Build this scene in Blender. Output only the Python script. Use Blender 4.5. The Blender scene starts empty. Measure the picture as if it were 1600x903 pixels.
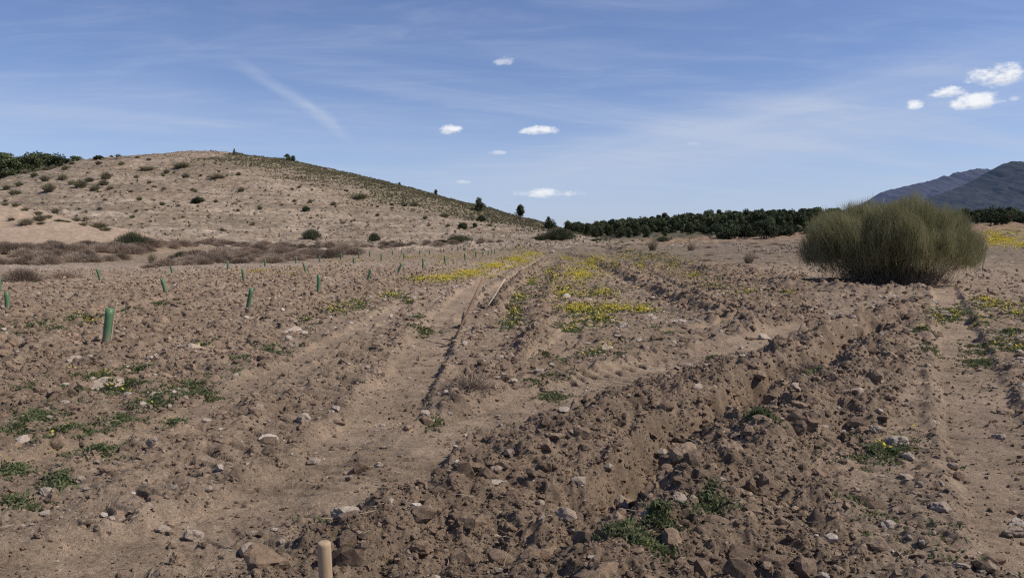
import bpy, bmesh, math, random
import numpy as np
from mathutils import Vector, Matrix, Euler

random.seed(11)
RNG = np.random.default_rng(11)
SC = bpy.context.scene
COL = SC.collection
F32 = np.float32
TAU = 2 * math.pi

# ------------------------------------------------------------------ camera
CAM_H = 1.65
FPX = 1244.0                       # focal length in pixels of a 1600 px wide frame
PITCH = math.atan(79.5 / FPX)
cam = bpy.data.cameras.new('camera')
cam.sensor_width = 36; cam.lens = 36 * FPX / 1600
cam.clip_start = 0.05; cam.clip_end = 60000
camo = bpy.data.objects.new('camera', cam); COL.objects.link(camo)
camo.location = (0, 0, CAM_H)
camo.rotation_euler = (math.pi / 2 - PITCH, 0, 0)
SC.camera = camo
cp, sp = math.cos(PITCH), math.sin(PITCH)


def ray(px, py):
    dx = (px - 800) / FPX; dy = (451.5 - py) / FPX
    return (dx, cp + dy * sp, -sp + dy * cp)


def gp(px, py, h=0.):
    """a point of the flat field seen at a pixel of the photograph"""
    d = ray(px, py); t = (h - CAM_H) / d[2]
    return (d[0] * t, d[1] * t)


# ------------------------------------------------------------------ noise
_pr = np.random.default_rng(5)
PERM = _pr.permutation(1024).astype(np.int32)
PERM = np.concatenate([PERM, PERM])
GA = _pr.uniform(0, TAU, 1024).astype(F32)
GX, GY = np.cos(GA), np.sin(GA)
HR = [_pr.random(1024).astype(F32) for _ in range(5)]


def _h(ix, iy):
    return PERM[PERM[ix & 1023] + (iy & 1023)]


def perlin(x, y):
    x = np.asarray(x, F32); y = np.asarray(y, F32)
    x0 = np.floor(x); y0 = np.floor(y)
    fx = x - x0; fy = y - y0
    ix = x0.astype(np.int32); iy = y0.astype(np.int32)
    u = fx * fx * fx * (fx * (fx * 6 - 15) + 10); v = fy * fy * fy * (fy * (fy * 6 - 15) + 10)

    def g(a, b, dx, dy):
        h = _h(a, b)
        return GX[h] * dx + GY[h] * dy
    n0 = g(ix, iy, fx, fy); n1 = g(ix + 1, iy, fx - 1, fy)
    n2 = g(ix, iy + 1, fx, fy - 1); n3 = g(ix + 1, iy + 1, fx - 1, fy - 1)
    a = n0 + u * (n1 - n0); b = n2 + u * (n3 - n2)
    return (a + v * (b - a)) * 1.5


def fbm(x, y, octv=4, gain=.5, off=0.):
    s = 0; a = 1.; f = 1.
    for i in range(octv):
        s = s + a * perlin(x * f + 17.3 * i + off, y * f - 9.1 * i + off * .7)
        a *= gain; f *= 2.03
    return s


def domes(x, y, cell, off, fill=.85, pw=.5):
    """lumps of soil: the highest of the rounded bumps of the neighbouring cells, in units of the cell"""
    x = (np.asarray(x, F32) / cell + off).astype(F32); y = (np.asarray(y, F32) / cell + off * .37).astype(F32)
    ix = np.floor(x).astype(np.int32); iy = np.floor(y).astype(np.int32)
    best = np.zeros_like(x)
    for a in (-1, 0, 1):
        for b in (-1, 0, 1):
            h = _h(ix + a, iy + b)
            dx = ix + a + HR[0][h] - x; dy = iy + b + HR[1][h] - y
            ang = HR[4][h] * TAU; c = np.cos(ang); s = np.sin(ang)
            ex = (dx * c + dy * s); ey = (dy * c - dx * s) * 1.35
            R = .22 + .5 * HR[2][h] * HR[2][h]
            q = 1 - (ex * ex + ey * ey) / (R * R)
            k = np.where(HR[3][h] < fill, np.maximum(q, 0) ** pw * R * (.5 + .5 * HR[3][h]), 0)
            np.maximum(best, k, out=best)
    return best


def sstep(a, b, x):
    t = np.clip((x - a) / (b - a), 0, 1)
    return t * t * (3 - 2 * t)


# ------------------------------------------------------------------ the land: large shapes
HX = [-400, -220, -180, -165, -148, -136, -125, -111, -92, -83, -65, -44, -28, -9, 5.5, 18.5, 30, 45]
HZ = [10, 13, 14.5, 15.8, 16.4, 16.6, 17.4, 23.6, 25.9, 25.1, 23.1, 18.7, 14.9, 9.6, 5.9, 1.3, 0, 0]


def land(x, y):
    x = np.asarray(x, F32); y = np.asarray(y, F32)
    H = np.interp(x + 3 * perlin(y * .03, x * .01), HX, HZ).astype(F32)
    y0 = 97 + 12 * perlin(x * .02 + 3, x * 0)
    t = (y - y0) / (232 - y0)
    S = np.clip(t, 0, 1); S = .35 * S + .65 * S * S * (3 - 2 * S)
    back = 1 - .7 * sstep(240, 520, y)
    z = H * S * back
    # low pale spur at the left, in front of the hill
    sx = np.interp(x, [-130, -85, -65, -54, -47, -42, -38, -34], [8.0, 7.6, 6.2, 5.0, 3.3, 2.1, .9, 0]).astype(F32)
    yr = 84 + .12 * (x + 60)
    z = np.maximum(z, sx * np.exp(-((y - yr) / 17.0) ** 2) * (1 + .15 * perlin(x * .1, y * .1)))
    # ground climbing to the right, then the wooded rise
    u = np.clip(x / np.maximum(y, 1), 0, .75)
    ramp = sstep(32, 60, y) * np.clip(y - 35, 0, 115) / 115.
    z = z + ramp * 6.7 * u * sstep(.04, .2, u)
    wood = sstep(145, 185, y) * .35 * 0 + np.clip((y - 150) / 130., 0, 1)
    z = z + wood * np.interp(u, [0, .08, .22, .32, .64, .75], [1.0, 2.6, 5.2, 6.0, 3.8, 3.4]).astype(F32) * (1 - .6 * sstep(290, 600, y))
    z = z + sstep(90, 160, y) * .35 * fbm(x * .045, y * .045, 3) * (1 + 1.0 * (H > 2))
    return z


# ------------------------------------------------------------------ the field: tracks, ridges, trenches
def P(*pts, h=0.):
    return np.array([gp(*p, h) for p in pts], F32)


TRACKS = [  # polyline, half width, depth, lugs
    (P((40, 895), (250, 842), (420, 785), (520, 718), (590, 650), (640, 588), (668, 540), (700, 490), (740, 450), (790, 420), (840, 400)), .35, .075, 0),
    (P((560, 765), (625, 708), (720, 666), (830, 632), (950, 592), (1060, 562), (1160, 537), (1270, 508)), .40, .05, 0),
    (P((-90, 770), (0, 742), (100, 714), (200, 688), (290, 650), (400, 596), (480, 558), (560, 515), (640, 470)), .22, .035, 0),
    (P((1640, 870), (1570, 745), (1535, 650), (1512, 575), (1493, 512), (1482, 475), (1475, 446), (1500, 428), (1560, 412)), .33, .06, 0),
    (P((905, 500), (880, 540), (840, 565), (745, 590)), .2, .03, 0),
    (P((985, 520), (1090, 515), (1180, 500)), .2, .03, 0),
    (P((0, 870), (150, 800), (300, 722), (430, 655), (520, 598), (585, 540)), .27, .02, 1),
    (P((690, 640), (735, 575), (780, 530), (800, 505)), .26, .02, 1),
    (P((880, 592), (1000, 568), (1110, 535)), .14, .02, 1),
    (P((450, 600), (510, 562), (570, 526), (620, 500)), .24, .02, 1),
    (P((700, 520), (740, 478), (790, 440), (850, 402), (862, 393)), .16, .05, 0),
    (P((940, 396), (990, 410), (1040, 440), (1120, 475), (1190, 492)), .2, .05, 0),
    (P((1330, 745), (1440, 690), (1470, 610), (1460, 540)), .3, .01, 2),
]
RIDGES = [  # polyline, half width, height, roughness
    (P((360, 925), (440, 872), (530, 818), (650, 762), (760, 700), (860, 648), (960, 612), (1060, 586), (1180, 550), (1270, 522), (1350, 492), (1430, 464), h=.2), .28, .13, 1.0),
    (P((900, 935), (1000, 850), (1100, 752), (1180, 690), (1260, 622), (1330, 572), (1400, 520), h=.15), .28, .16, 1.0),
    (P((828, 560), (836, 505), (852, 462), (868, 432), (880, 408), h=.1), .26, .12, .95),
    (P((890, 396), (930, 405), (975, 421), (1005, 440), (1060, 462), (1130, 490), (1210, 512), (1290, 505), h=.15), .42, .22, 1.0),
    (P((960, 392), (1060, 411), (1150, 434), (1260, 445), (1380, 450), (1460, 452), h=.15), .5, .22, .9),
    (P((745, 498), (775, 480), (795, 450), (822, 425), (850, 408), h=.12), .22, .14, .9),
    (P((560, 700), (600, 655), (655, 600), (690, 570)), .14, .09, .9),
    (P((690, 640), (760, 600), (810, 580)), .22, .09, .8),
    (P((1330, 660), (1390, 600), (1430, 545), (1450, 500)), .3, .05, .7),
    (P((150, 770), (330, 690), (480, 612), (600, 545), (650, 500)), .18, .05, .6),
    (P((0, 560), (200, 505), (400, 455), (600, 420)), .4, .06, .8),
    (P((0, 500), (200, 452), (400, 430), (600, 408)), .4, .06, .8),
    (P((0, 625), (180, 572), (330, 525), (480, 470), (640, 430)), .35, .05, .8),
]
TRENCHES = [
    (P((945, 792), (1020, 702), (1075, 668), (1155, 618), (1235, 578), (1312, 543), (1370, 510)), .22, .32),
    (P((560, 700), (598, 650), (648, 590), (672, 548)), .10, .05),
    (P((910, 408), (950, 424), (990, 446), (1060, 478), (1130, 505)), .2, .1),
    (P((0, 535), (200, 480), (400, 440), (600, 412)), .25, .06),
]
TILLED = [
    P((350, 930), (520, 812), (700, 722), (860, 642), (1000, 596), (1150, 548), (1280, 508), (1400, 464), (1440, 475), (1420, 560), (1390, 640), (1330, 740), (1290, 930), h=.14),
    P((-200, 470), (150, 442), (350, 425), (550, 411), (750, 397), (800, 392), (770, 405), (640, 440), (500, 500), (390, 560), (250, 600), (0, 650), (-200, 690)),
    P((900, 392), (1000, 393), (1260, 432), (1290, 500), (1200, 515), (1050, 470), (960, 430)),
]


def pl_dist(x, y, pl, margin):
    """distance to a polyline, arc length and side; inf outside the margin"""
    d = np.full(x.shape, 1e3, F32); s = np.zeros(x.shape, F32)
    acc = 0.
    for a, b in zip(pl[:-1], pl[1:]):
        L = float(np.hypot(*(b - a)))
        lo = np.minimum(a, b) - margin; hi = np.maximum(a, b) + margin
        m = np.nonzero((x > lo[0]) & (x < hi[0]) & (y > lo[1]) & (y < hi[1]))[0]
        if len(m):
            xx = x[m] - a[0]; yy = y[m] - a[1]
            ux, uy = (b - a) / L
            t = np.clip(xx * ux + yy * uy, 0, L)
            ex = xx - t * ux; ey = yy - t * uy
            dd = np.sqrt(ex * ex + ey * ey); sg = np.sign(ux * yy - uy * xx)
            k = dd < np.abs(d[m])
            mm = m[k]
            d[mm] = (dd * np.where(sg == 0, 1, sg))[k]; s[mm] = (acc + t)[k]
        acc += L
    return d, s


def in_poly(x, y, pl):
    c = np.zeros(x.shape, bool)
    n = len(pl)
    for i in range(n):
        x1, y1 = pl[i]; x2, y2 = pl[(i + 1) % n]
        if y1 == y2: continue
        c ^= ((y1 > y) != (y2 > y)) & (x < (x2 - x1) * (y - y1) / (y2 - y1) + x1)
    return c


def field(x, y):
    """height and masks at points given as flat float32 arrays"""
    x = np.asarray(x, F32).ravel(); y = np.asarray(y, F32).ravel()
    r = np.sqrt(x * x + y * y)
    z = land(x, y)
    N = len(x)
    till = np.zeros(N, F32); sm = np.zeros(N, F32); dz = np.zeros(N, F32)
    near = np.nonzero((r < 130) & (y > 0))[0]
    xn, yn, rn = x[near], y[near], r[near]
    w1 = perlin(xn * 1.1, yn * 1.1); w2 = perlin(xn * 1.1 + 40, yn * 1.1 + 9)
    w3 = perlin(xn * 4.1, yn * 4.1); w4 = perlin(xn * 4.1 + 7, yn * 4.1 + 31)
    wx = xn + .20 * w1 + .07 * w3; wy = yn + .20 * w2 + .07 * w4
    t_n = np.zeros(len(near), F32); s_n = np.zeros(len(near), F32); d_n = np.zeros(len(near), F32); rg = np.zeros(len(near), F32); lug_m = np.zeros(len(near), F32)
    for pl in TILLED:
        t_n = np.maximum(t_n, in_poly(wx, wy, pl).astype(F32))
    for pl, hw, h, rough in RIDGES:
        d, s = pl_dist(wx, wy, pl, hw * 3)
        k = np.exp(-(d / hw) ** 2)
        d_n += h * k * (1 + .5 * perlin(s * 1.7, d * 2 + h * 90))
        rg = np.maximum(rg, k * rough)
    for pl, hw, h in TRENCHES:
        d, s = pl_dist(wx, wy, pl, hw * 3)
        k = np.exp(-(d / hw) ** 4)
        d_n -= h * k * (1 + .7 * perlin(s * 1.9, s * 0 + h * 50))
    lug = np.zeros(len(near), F32)
    for pl, hw, dep, lg in TRACKS:
        d, s = pl_dist(.35 * wx + .65 * xn, .35 * wy + .65 * yn, pl, hw * 3)
        a = np.abs(d)
        k = 1 - sstep(hw * .8, hw * 1.25, a)
        if lg:
            ph = s / .24 + np.sign(d) * .5 + a * 1.3
            q = np.sin(TAU * ph); patch = sstep(-.45, .0, perlin(xn * .9 + 5, yn * .9))
            lug += k * patch * (.022 * sstep(-.1, .3, q) - .052 * sstep(.5, .85, -q)) * (1 + .9 * w3) * (.2 if lg == 2 else 1)
            lug_m = np.maximum(lug_m, k * patch)
            s_n = np.maximum(s_n, k * .55)
        else:
            lip = np.exp(-((a - hw * 1.25) / .07) ** 2)
            d_n = d_n * (1 - k) - dep * k + .030 * lip * np.clip(.6 + 1.6 * w3 + w1, 0, 2.2)
            s_n = np.maximum(s_n, k)
            rg *= (1 - k); t_n *= (1 - k)
            lug -= k * .021 * sstep(.2, .8, np.sin(TAU * (s / .17 + a * 1.6 + .15 * w3))) * sstep(-.15, .25, perlin(xn * 1.1, yn * 1.1 + 77)) * (1 - sstep(14, 22, rn))
    t_n = np.maximum(t_n * (.75 + .25 * w1), rg)
    fall = sstep(34, 46, rn) * (xn > 2)
    amp = np.maximum(.62 + .48 * t_n, .75 * fall) * (1 - .80 * s_n)
    fade = 1 - sstep(70, 125, rn)
    amp *= fade
    # undulation
    d_n += .035 * fbm(xn * .8, yn * .8, 3) * (1 - .6 * s_n) * fade
    dd = .055 * fbm(xn * 3.3, yn * 3.3, 4, .55) * (amp + .04)
    w5 = perlin(xn * 15, yn * 15); w6 = perlin(xn * 15 + 3, yn * 15 + 8)
    am_f = np.clip(amp, .16, .62)
    for cell, off, g, rmax, pw in ((.55, 3.3, .24, 200., .9), (.27, 8.1, .34, 90., .7), (.13, 5.7, .52, 30., .55), (.065, 1.9, .62, 14., .5), (.034, 4.4, .55, 7., .5)):
        q = np.nonzero((rn < rmax) & (amp > .02))[0]
        ap = amp if cell > .2 else am_f
        if len(q) == 0: continue
        wv = cell * .22
        dm = domes(xn[q] + wv * w3[q] + wv * .8 * w5[q], yn[q] + wv * w4[q] + wv * .8 * w6[q], cell, off, .35 + .6 * np.clip(amp[q], 0, 1), pw)
        dd[q] += dm * cell * g * ap[q] * (1 - sstep(rmax * .6, rmax, rn[q]))
    dd += .010 * w5 * amp + .006 * fbm(xn * 31, yn * 31, 2) * (amp * .8 + .15) * (1 - sstep(9, 16, rn))
    z[near] += d_n + dd + lug
    till[near] = t_n; sm[near] = s_n
    lm = np.zeros(N, F32); lm[near] = lug_m
    # the far slopes: small terraces and stones
    far = np.nonzero((r >= 75) & (r < 420))[0]
    if len(far):
        xf, yf = x[far], y[far]
        fz = sstep(75, 100, r[far])
        wf = perlin(xf * .25, yf * .25)
        z[far] += fz * (.55 * domes(xf + wf, yf + wf, 3.1, 2.2, .5) + .6 * domes(xf, yf + wf, 1.3, 7.7, .5)) * .80 + fz * .2 * fbm(xf * .35, yf * .35, 3)
    return z, till, sm, lm


def ground_z(x, y):
    return field(np.atleast_1d(np.asarray(x, F32)), np.atleast_1d(np.asarray(y, F32)))[0]


def on_land(px, py, rmin=20., rmax=420.):
    """march a sight line to the land and return the point"""
    d = np.array(ray(px, py)); t = np.linspace(rmin, rmax, 1600)
    X, Y, Z = d[0] * t, d[1] * t, CAM_H + d[2] * t
    k = np.nonzero(Z <= land(X, Y))[0]
    i = k[0] if len(k) else len(t) - 1
    if not len(k):
        i = int(np.argmin(Z - land(X, Y)))
    return float(X[i]), float(Y[i]), float(t[i])


def place(px, py):
    d = ray(px, py)
    if d[2] < -.004:
        x, y = gp(px, py)
        if math.hypot(x, y) < 36: return x, y, math.hypot(x, y)
    return on_land(px, py)


# ------------------------------------------------------------------ mesh helpers
def mk(name, V, Fc, mats, parent=None, cols=None, smooth=False, midx=None, link=True):
    V = np.asarray(V, F32); Fc = np.asarray(Fc, np.int32)
    me = bpy.data.meshes.new(name)
    k = Fc.shape[1]; n = len(Fc)
    me.vertices.add(len(V)); me.vertices.foreach_set('co', V.ravel())
    me.loops.add(n * k); me.loops.foreach_set('vertex_index', Fc.ravel())
    me.polygons.add(n)
    me.polygons.foreach_set('loop_start', np.arange(0, n * k, k, dtype=np.int32))
    if midx is not None: me.polygons.foreach_set('material_index', np.asarray(midx, np.int32))
    me.polygons.foreach_set('use_smooth', np.full(n, smooth, bool))
    if cols is not None:
        at = me.attributes.new('col', 'FLOAT_COLOR', 'POINT')
        c4 = np.ones((len(V), 4), F32); c4[:, :3] = cols
        at.data.foreach_set('color', c4.ravel())
    me.update(calc_edges=True)
    for m in (mats if isinstance(mats, (list, tuple)) else [mats]): me.materials.append(m)
    if not link: return me
    o = bpy.data.objects.new(name, me); COL.objects.link(o)
    if parent is not None: o.parent = parent
    return o


def inst(name, me, loc=(0, 0, 0), rz=0., sc=1., parent=None):
    o = bpy.data.objects.new(name, me); COL.objects.link(o)
    o.location = loc; o.rotation_euler = (0, 0, rz)
    o.scale = (sc, sc, sc) if np.isscalar(sc) else sc
    if parent is not None: o.parent = parent
    return o


def empty(name, loc, rz=0., sc=1.):
    o = bpy.data.objects.new(name, None); COL.objects.link(o)
    o.location = loc; o.rotation_euler = (0, 0, rz); o.empty_display_size = .1
    o.scale = (sc, sc, sc) if np.isscalar(sc) else sc
    return o


def tag(o, label=None, cat=None, group=None, kind=None):
    if label: o['label'] = label
    if cat: o['category'] = cat
    if group: o['group'] = group
    if kind: o['kind'] = kind
    return o


def tube(pts, rads, n=6, cap=True):
    """tube along points: verts, quads"""
    pts = np.asarray(pts, float); V = []; Q = []
    for i, p in enumerate(pts):
        t = pts[min(i + 1, len(pts) - 1)] - pts[max(i - 1, 0)]; t = t / (np.linalg.norm(t) + 1e-9)
        a = np.cross(t, (0.31, .2, .93) if abs(t[2]) < .9 else (1, 0, 0)); a /= np.linalg.norm(a); b = np.cross(t, a)
        for k in range(n):
            an = TAU * k / n
            V.append(p + rads[i] * (a * math.cos(an) + b * math.sin(an)))
    for i in range(len(pts) - 1):
        for k in range(n):
            Q.append((i * n + k, i * n + (k + 1) % n, (i + 1) * n + (k + 1) % n, (i + 1) * n + k))
    if cap:
        V.append(pts[-1]); m = len(V) - 1; i = (len(pts) - 1) * n
        for k in range(n): Q.append((i + k, i + (k + 1) % n, m, m))
        V.append(pts[0]); m = len(V) - 1
        for k in range(n): Q.append(((k + 1) % n, k, m, m))
    return np.array(V, F32), np.array(Q, np.int32)


def quads_to_tris(Q):
    Q = np.asarray(Q)
    T = np.concatenate([Q[:, [0, 1, 2]], Q[:, [0, 2, 3]]])
    return T[(T[:, 0] != T[:, 1]) & (T[:, 1] != T[:, 2]) & (T[:, 0] != T[:, 2])]


def join(parts):
    V = []; Fc = []; off = 0
    for v, f in parts:
        V.append(v); Fc.append(np.asarray(f) + off); off += len(v)
    return np.concatenate(V), np.concatenate(Fc)


def rot_mats(n, rng, tilt=None):
    if tilt is None:
        q = rng.normal(size=(n, 4)); q /= np.linalg.norm(q, axis=1)[:, None]
        w, a, b, c = q.T
        return np.stack([np.stack([1 - 2 * (b * b + c * c), 2 * (a * b - w * c), 2 * (a * c + w * b)], -1),
                         np.stack([2 * (a * b + w * c), 1 - 2 * (a * a + c * c), 2 * (b * c - w * a)], -1),
                         np.stack([2 * (a * c - w * b), 2 * (b * c + w * a), 1 - 2 * (a * a + b * b)], -1)], 1)


def blades(base, tip, width, bend, rng, seg=2):
    """many thin tapering leaves at once: (n,3) base and tip, (n,) width and (n,3) bend of the middle -> verts, tris"""
    n = len(base)
    d = tip - base
    side = np.cross(d, rng.normal(size=(n, 3))); side /= (np.linalg.norm(side, axis=1)[:, None] + 1e-9)
    side *= width[:, None] * .5
    mid = (base + tip) * .5 + bend
    V = np.stack([base - side, base + side, mid - side * .9, mid + side * .9, tip], 1)
    i = np.arange(n)[:, None] * 5
    T = np.concatenate([i + np.array([[0, 1, 3]]), i + np.array([[0, 3, 2]]), i + np.array([[2, 3, 4]])])
    return V.reshape(-1, 3).astype(F32), T.astype(np.int32)


# ------------------------------------------------------------------ materials
class NT:
    def __init__(s, name):
        s.m = bpy.data.materials.new(name); s.m.use_nodes = True
        s.t = s.m.node_tree; s.n = s.t.nodes; s.l = s.t.links
        s.b = s.n['Principled BSDF']; s.b.inputs['Roughness'].default_value = .9
        s.b.inputs['Specular IOR Level'].default_value = .15

    def new(s, t, **k):
        n = s.n.new(t)
        for a, v in k.items(): setattr(n, a, v)
        return n

    def noise(s, scale, detail=4, rough=.6, vec=None):
        n = s.new('ShaderNodeTexNoise'); n.inputs['Scale'].default_value = scale
        n.inputs['Detail'].default_value = detail; n.inputs['Roughness'].default_value = rough
        if vec is not None: s.l.new(vec, n.inputs['Vector'])
        return n.outputs['Fac']

    def ramp(s, fac, stops):
        r = s.new('ShaderNodeValToRGB'); e = r.color_ramp.elements
        while len(e) < len(stops): e.new(.5)
        for k, (p, c) in enumerate(stops):
            e[k].position = p; e[k].color = (*c, 1) if not np.isscalar(c) else (c, c, c, 1)
        s.l.new(fac, r.inputs[0]); return r.outputs[0]

    def mix(s, a, b, fac=1., mode='MULTIPLY'):
        m = s.new('ShaderNodeMix', data_type='RGBA', blend_type=mode)
        for sock, v in ((m.inputs[0], fac), (m.inputs[6], a), (m.inputs[7], b)):
            if hasattr(v, 'links'): s.l.new(v, sock)
            else: sock.default_value = v if np.isscalar(v) else (*v, 1)
        return m.outputs[2]

    def pos(s):
        return s.new('ShaderNodeNewGeometry').outputs['Position']

    def obj(s):
        return s.new('ShaderNodeTexCoord').outputs['Object']

    def attr(s, nm='col'):
        return s.new('ShaderNodeAttribute', attribute_name=nm).outputs['Color']

    def rand(s):
        return s.new('ShaderNodeObjectInfo').outputs['Random']

    def bump(s, h, strength=.5, dist=.02, prev=None):
        b = s.new('ShaderNodeBump'); b.inputs['Strength'].default_value = strength; b.inputs['Distance'].default_value = dist
        s.l.new(h, b.inputs['Height'])
        if prev is not None: s.l.new(prev, b.inputs['Normal'])
        return b.outputs['Normal']

    def done(s, col, normal=None):
        if hasattr(col, 'links'): s.l.new(col, s.b.inputs['Base Color'])
        else: s.b.inputs['Base Color'].default_value = (*col, 1)
        if normal is not None: s.l.new(normal, s.b.inputs['Normal'])
        return s.m


def soil_mat():
    m = NT('soil'); p = m.pos()
    n1 = m.mix(m.ramp(m.noise(3.1, 6, .65, p), [(.3, .76), (.7, 1.18)]), m.ramp(m.noise(.55, 8, .72, p), [(.32, .78), (.68, 1.18)]))
    n2 = m.ramp(m.noise(34, 5, .75, p), [(.3, .58), (.68, 1.26)])
    n3 = m.ramp(m.noise(130, 3, .75, p), [(.32, .66), (.68, 1.22)])
    c = m.mix(m.mix(m.mix(m.attr(), n1), n2), n3)
    b = m.bump(m.noise(45, 6, .75, p), .75, .04)
    b = m.bump(m.noise(170, 3, .75, p), .7, .014, b)
    return m.done(c, b)


def far_mat():
    m = NT('slope_soil'); p = m.pos()
    n1 = m.ramp(m.noise(.35, 7, .7, p), [(.3, .78), (.7, 1.2)])
    n2 = m.ramp(m.noise(2.3, 4, .75, p), [(.3, .70), (.7, 1.25)])
    b = m.bump(m.noise(1.1, 6, .75, p), .9, .6)
    return m.done(m.mix(m.mix(m.attr(), n1), n2), b)


def stone_mat():
    m = NT('stone'); o = m.obj()
    base = m.ramp(m.rand(), [(0, (.44, .345, .26)), (.35, (.56, .465, .375)), (.7, (.44, .345, .265)), (1, (.64, .55, .46))])
    n1 = m.ramp(m.noise(7, 6, .7, o), [(.3, .68), (.72, 1.18)])
    n2 = m.ramp(m.noise(60, 4, .7, o), [(.3, .85), (.7, 1.1)])
    b = m.bump(m.noise(14, 6, .7, o), .8, .03)
    return m.done(m.mix(m.mix(base, n1), n2), m.bump(m.noise(90, 4, .7, o), .4, .005, b))


def clod_mat():
    m = NT('clod'); o = m.pos()
    base = m.ramp(m.rand(), [(0, (.290, .204, .138)), (.5, (.325, .236, .164)), (1, (.262, .182, .122))])
    n1 = m.ramp(m.noise(18, 6, .7, o), [(.3, .72), (.72, 1.18)])
    b = m.bump(m.noise(30, 6, .75, o), .9, .03)
    return m.done(m.mix(base, n1), m.bump(m.noise(160, 3, .7, o), .5, .008, b))


def leaf_mat(name, cols, scale=1.3, vary=.35, transl=.25, objcoord=True):
    m = NT(name)
    p = m.obj() if objcoord else m.pos()
    c = m.ramp(m.noise(scale, 3, .6, p), [(.3, cols[0]), (.7, cols[1])])
    c = m.mix(c, m.ramp(m.rand(), [(0, 1 - vary), (1, 1 + vary)]))
    m.l.new(c, m.b.inputs['Base Color'])
    t = m.new('ShaderNodeBsdfTranslucent'); m.l.new(c, t.inputs[0])
    x = m.new('ShaderNodeMixShader'); x.inputs[0].default_value = transl
    m.l.new(m.b.outputs[0], x.inputs[1]); m.l.new(t.outputs[0], x.inputs[2])
    m.l.new(x.outputs[0], m.n['Material Output'].inputs[0])
    return m.m


def wood_mat(name, a, b, sc=(30, 30, 2.5)):
    m = NT(name)
    mp = m.new('ShaderNodeMapping'); mp.inputs['Scale'].default_value = sc
    m.l.new(m.obj(), mp.inputs[0])
    n = m.noise(1.6, 6, .65, mp.outputs[0])
    c = m.ramp(n, [(.3, a), (.7, b)])
    return m.done(c, m.bump(n, .25, .004))


def guard_mat():
    m = NT('green_plastic'); m.b.inputs['Roughness'].default_value = .45
    m.b.inputs['Specular IOR Level'].default_value = .35
    o = m.obj()
    c = m.ramp(m.noise(5, 5, .7, o), [(.3, (.100, .190, .095)), (.7, (.150, .262, .140))])
    # dust thrown up at the foot
    sx = m.new('ShaderNodeSeparateXYZ'); m.l.new(o, sx.inputs[0])
    f = m.ramp(sx.outputs[2], [(.02, .75), (.22, 0)])
    c = m.mix(c, (.32, .25, .18), f, 'MIX')
    m.l.new(c, m.b.inputs['Base Color'])
    t = m.new('ShaderNodeBsdfTranslucent'); m.l.new(c, t.inputs[0])
    x = m.new('ShaderNodeMixShader'); x.inputs[0].default_value = .3
    m.l.new(m.b.outputs[0], x.inputs[1]); m.l.new(t.outputs[0], x.inputs[2])
    m.l.new(x.outputs[0], m.n['Material Output'].inputs[0])
    return m.m


def plain(name, col, rough=.8):
    m = NT(name); m.b.inputs['Roughness'].default_value = rough
    n = m.ramp(m.noise(20, 4, .6, m.obj()), [(.3, .75), (.7, 1.2)])
    return m.done(m.mix(col, n))


M_SOIL = soil_mat(); M_STONE = stone_mat(); M_CLOD = clod_mat()
M_PINE = leaf_mat('pine_needles', [(.056, .072, .036), (.105, .120, .058)], .9, .42, .15)
M_OAK = leaf_mat('holm_oak_leaves', [(.034, .044, .025), (.062, .074, .038)], 1.2, .25, .12)
M_BARK = plain('bark', (.11, .085, .065))
M_BROOM = leaf_mat('broom_twigs', [(.170, .164, .086), (.285, .266, .145)], 1.1, .05, .35)
M_BROOMW = plain('broom_wood', (.44, .37, .27))
M_DRY = leaf_mat('dry_twigs', [(.23, .172, .128), (.33, .255, .195)], .9, .38, .15)
M_DRYG = leaf_mat('dry_grass', [(.26, .21, .14), (.40, .33, .23)], 1.5, .2, .2)
M_TUSS = leaf_mat('esparto', [(.165, .150, .096), (.25, .218, .142)], 1.1, .3, .15)
M_BUSHG = leaf_mat('bush_leaves', [(.060, .068, .038), (.100, .105, .058)], 1.1, .3, .15)
M_WEED = leaf_mat('weed_leaves', [(.085, .105, .046), (.150, .165, .082)], 6, .15, .3, False)
M_PETAL = leaf_mat('yellow_petals', [(.50, .39, .04), (.63, .52, .09)], 20, .05, .3, False)
M_GUARD = guard_mat()
M_STAKE = wood_mat('stake_wood', (.27, .19, .115), (.40, .295, .19))
M_HANDLE = wood_mat('old_handle', (.175, .105, .070), (.25, .155, .105))
M_HANDLE2 = wood_mat('pale_handle', (.33, .255, .185), (.43, .34, .25))
M_IRON = plain('iron', (.05, .042, .038), .6)

# ------------------------------------------------------------------ ground: one sheet from the feet to the horizon
th_d = np.radians(np.arange(-41, 41.001, .082)); 
th_c = np.radians(np.concatenate([np.arange(44, 316.1, 4)]))
TH = np.concatenate([th_d, th_c]).astype(F32); NT_ = len(TH)
rs = [.4, .9, 1.5, 2.0]
while rs[-1] < 300: rs.append(rs[-1] + max(.0085, .0027 * rs[-1]) * (1 if rs[-1] > 2.6 else 4))
while rs[-1] < 40000: rs.append(rs[-1] * 1.06)
RS = np.array(rs, F32); NR = len(RS)
gx = (RS[:, None] * np.sin(TH)[None]).ravel(); gy = (RS[:, None] * np.cos(TH)[None]).ravel()
gz, till, smo, lugm = field(gx, gy)
gr = np.sqrt(gx * gx + gy * gy)


def lerp(a, b, t):
    return a + (b - a) * t[:, None]


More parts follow.
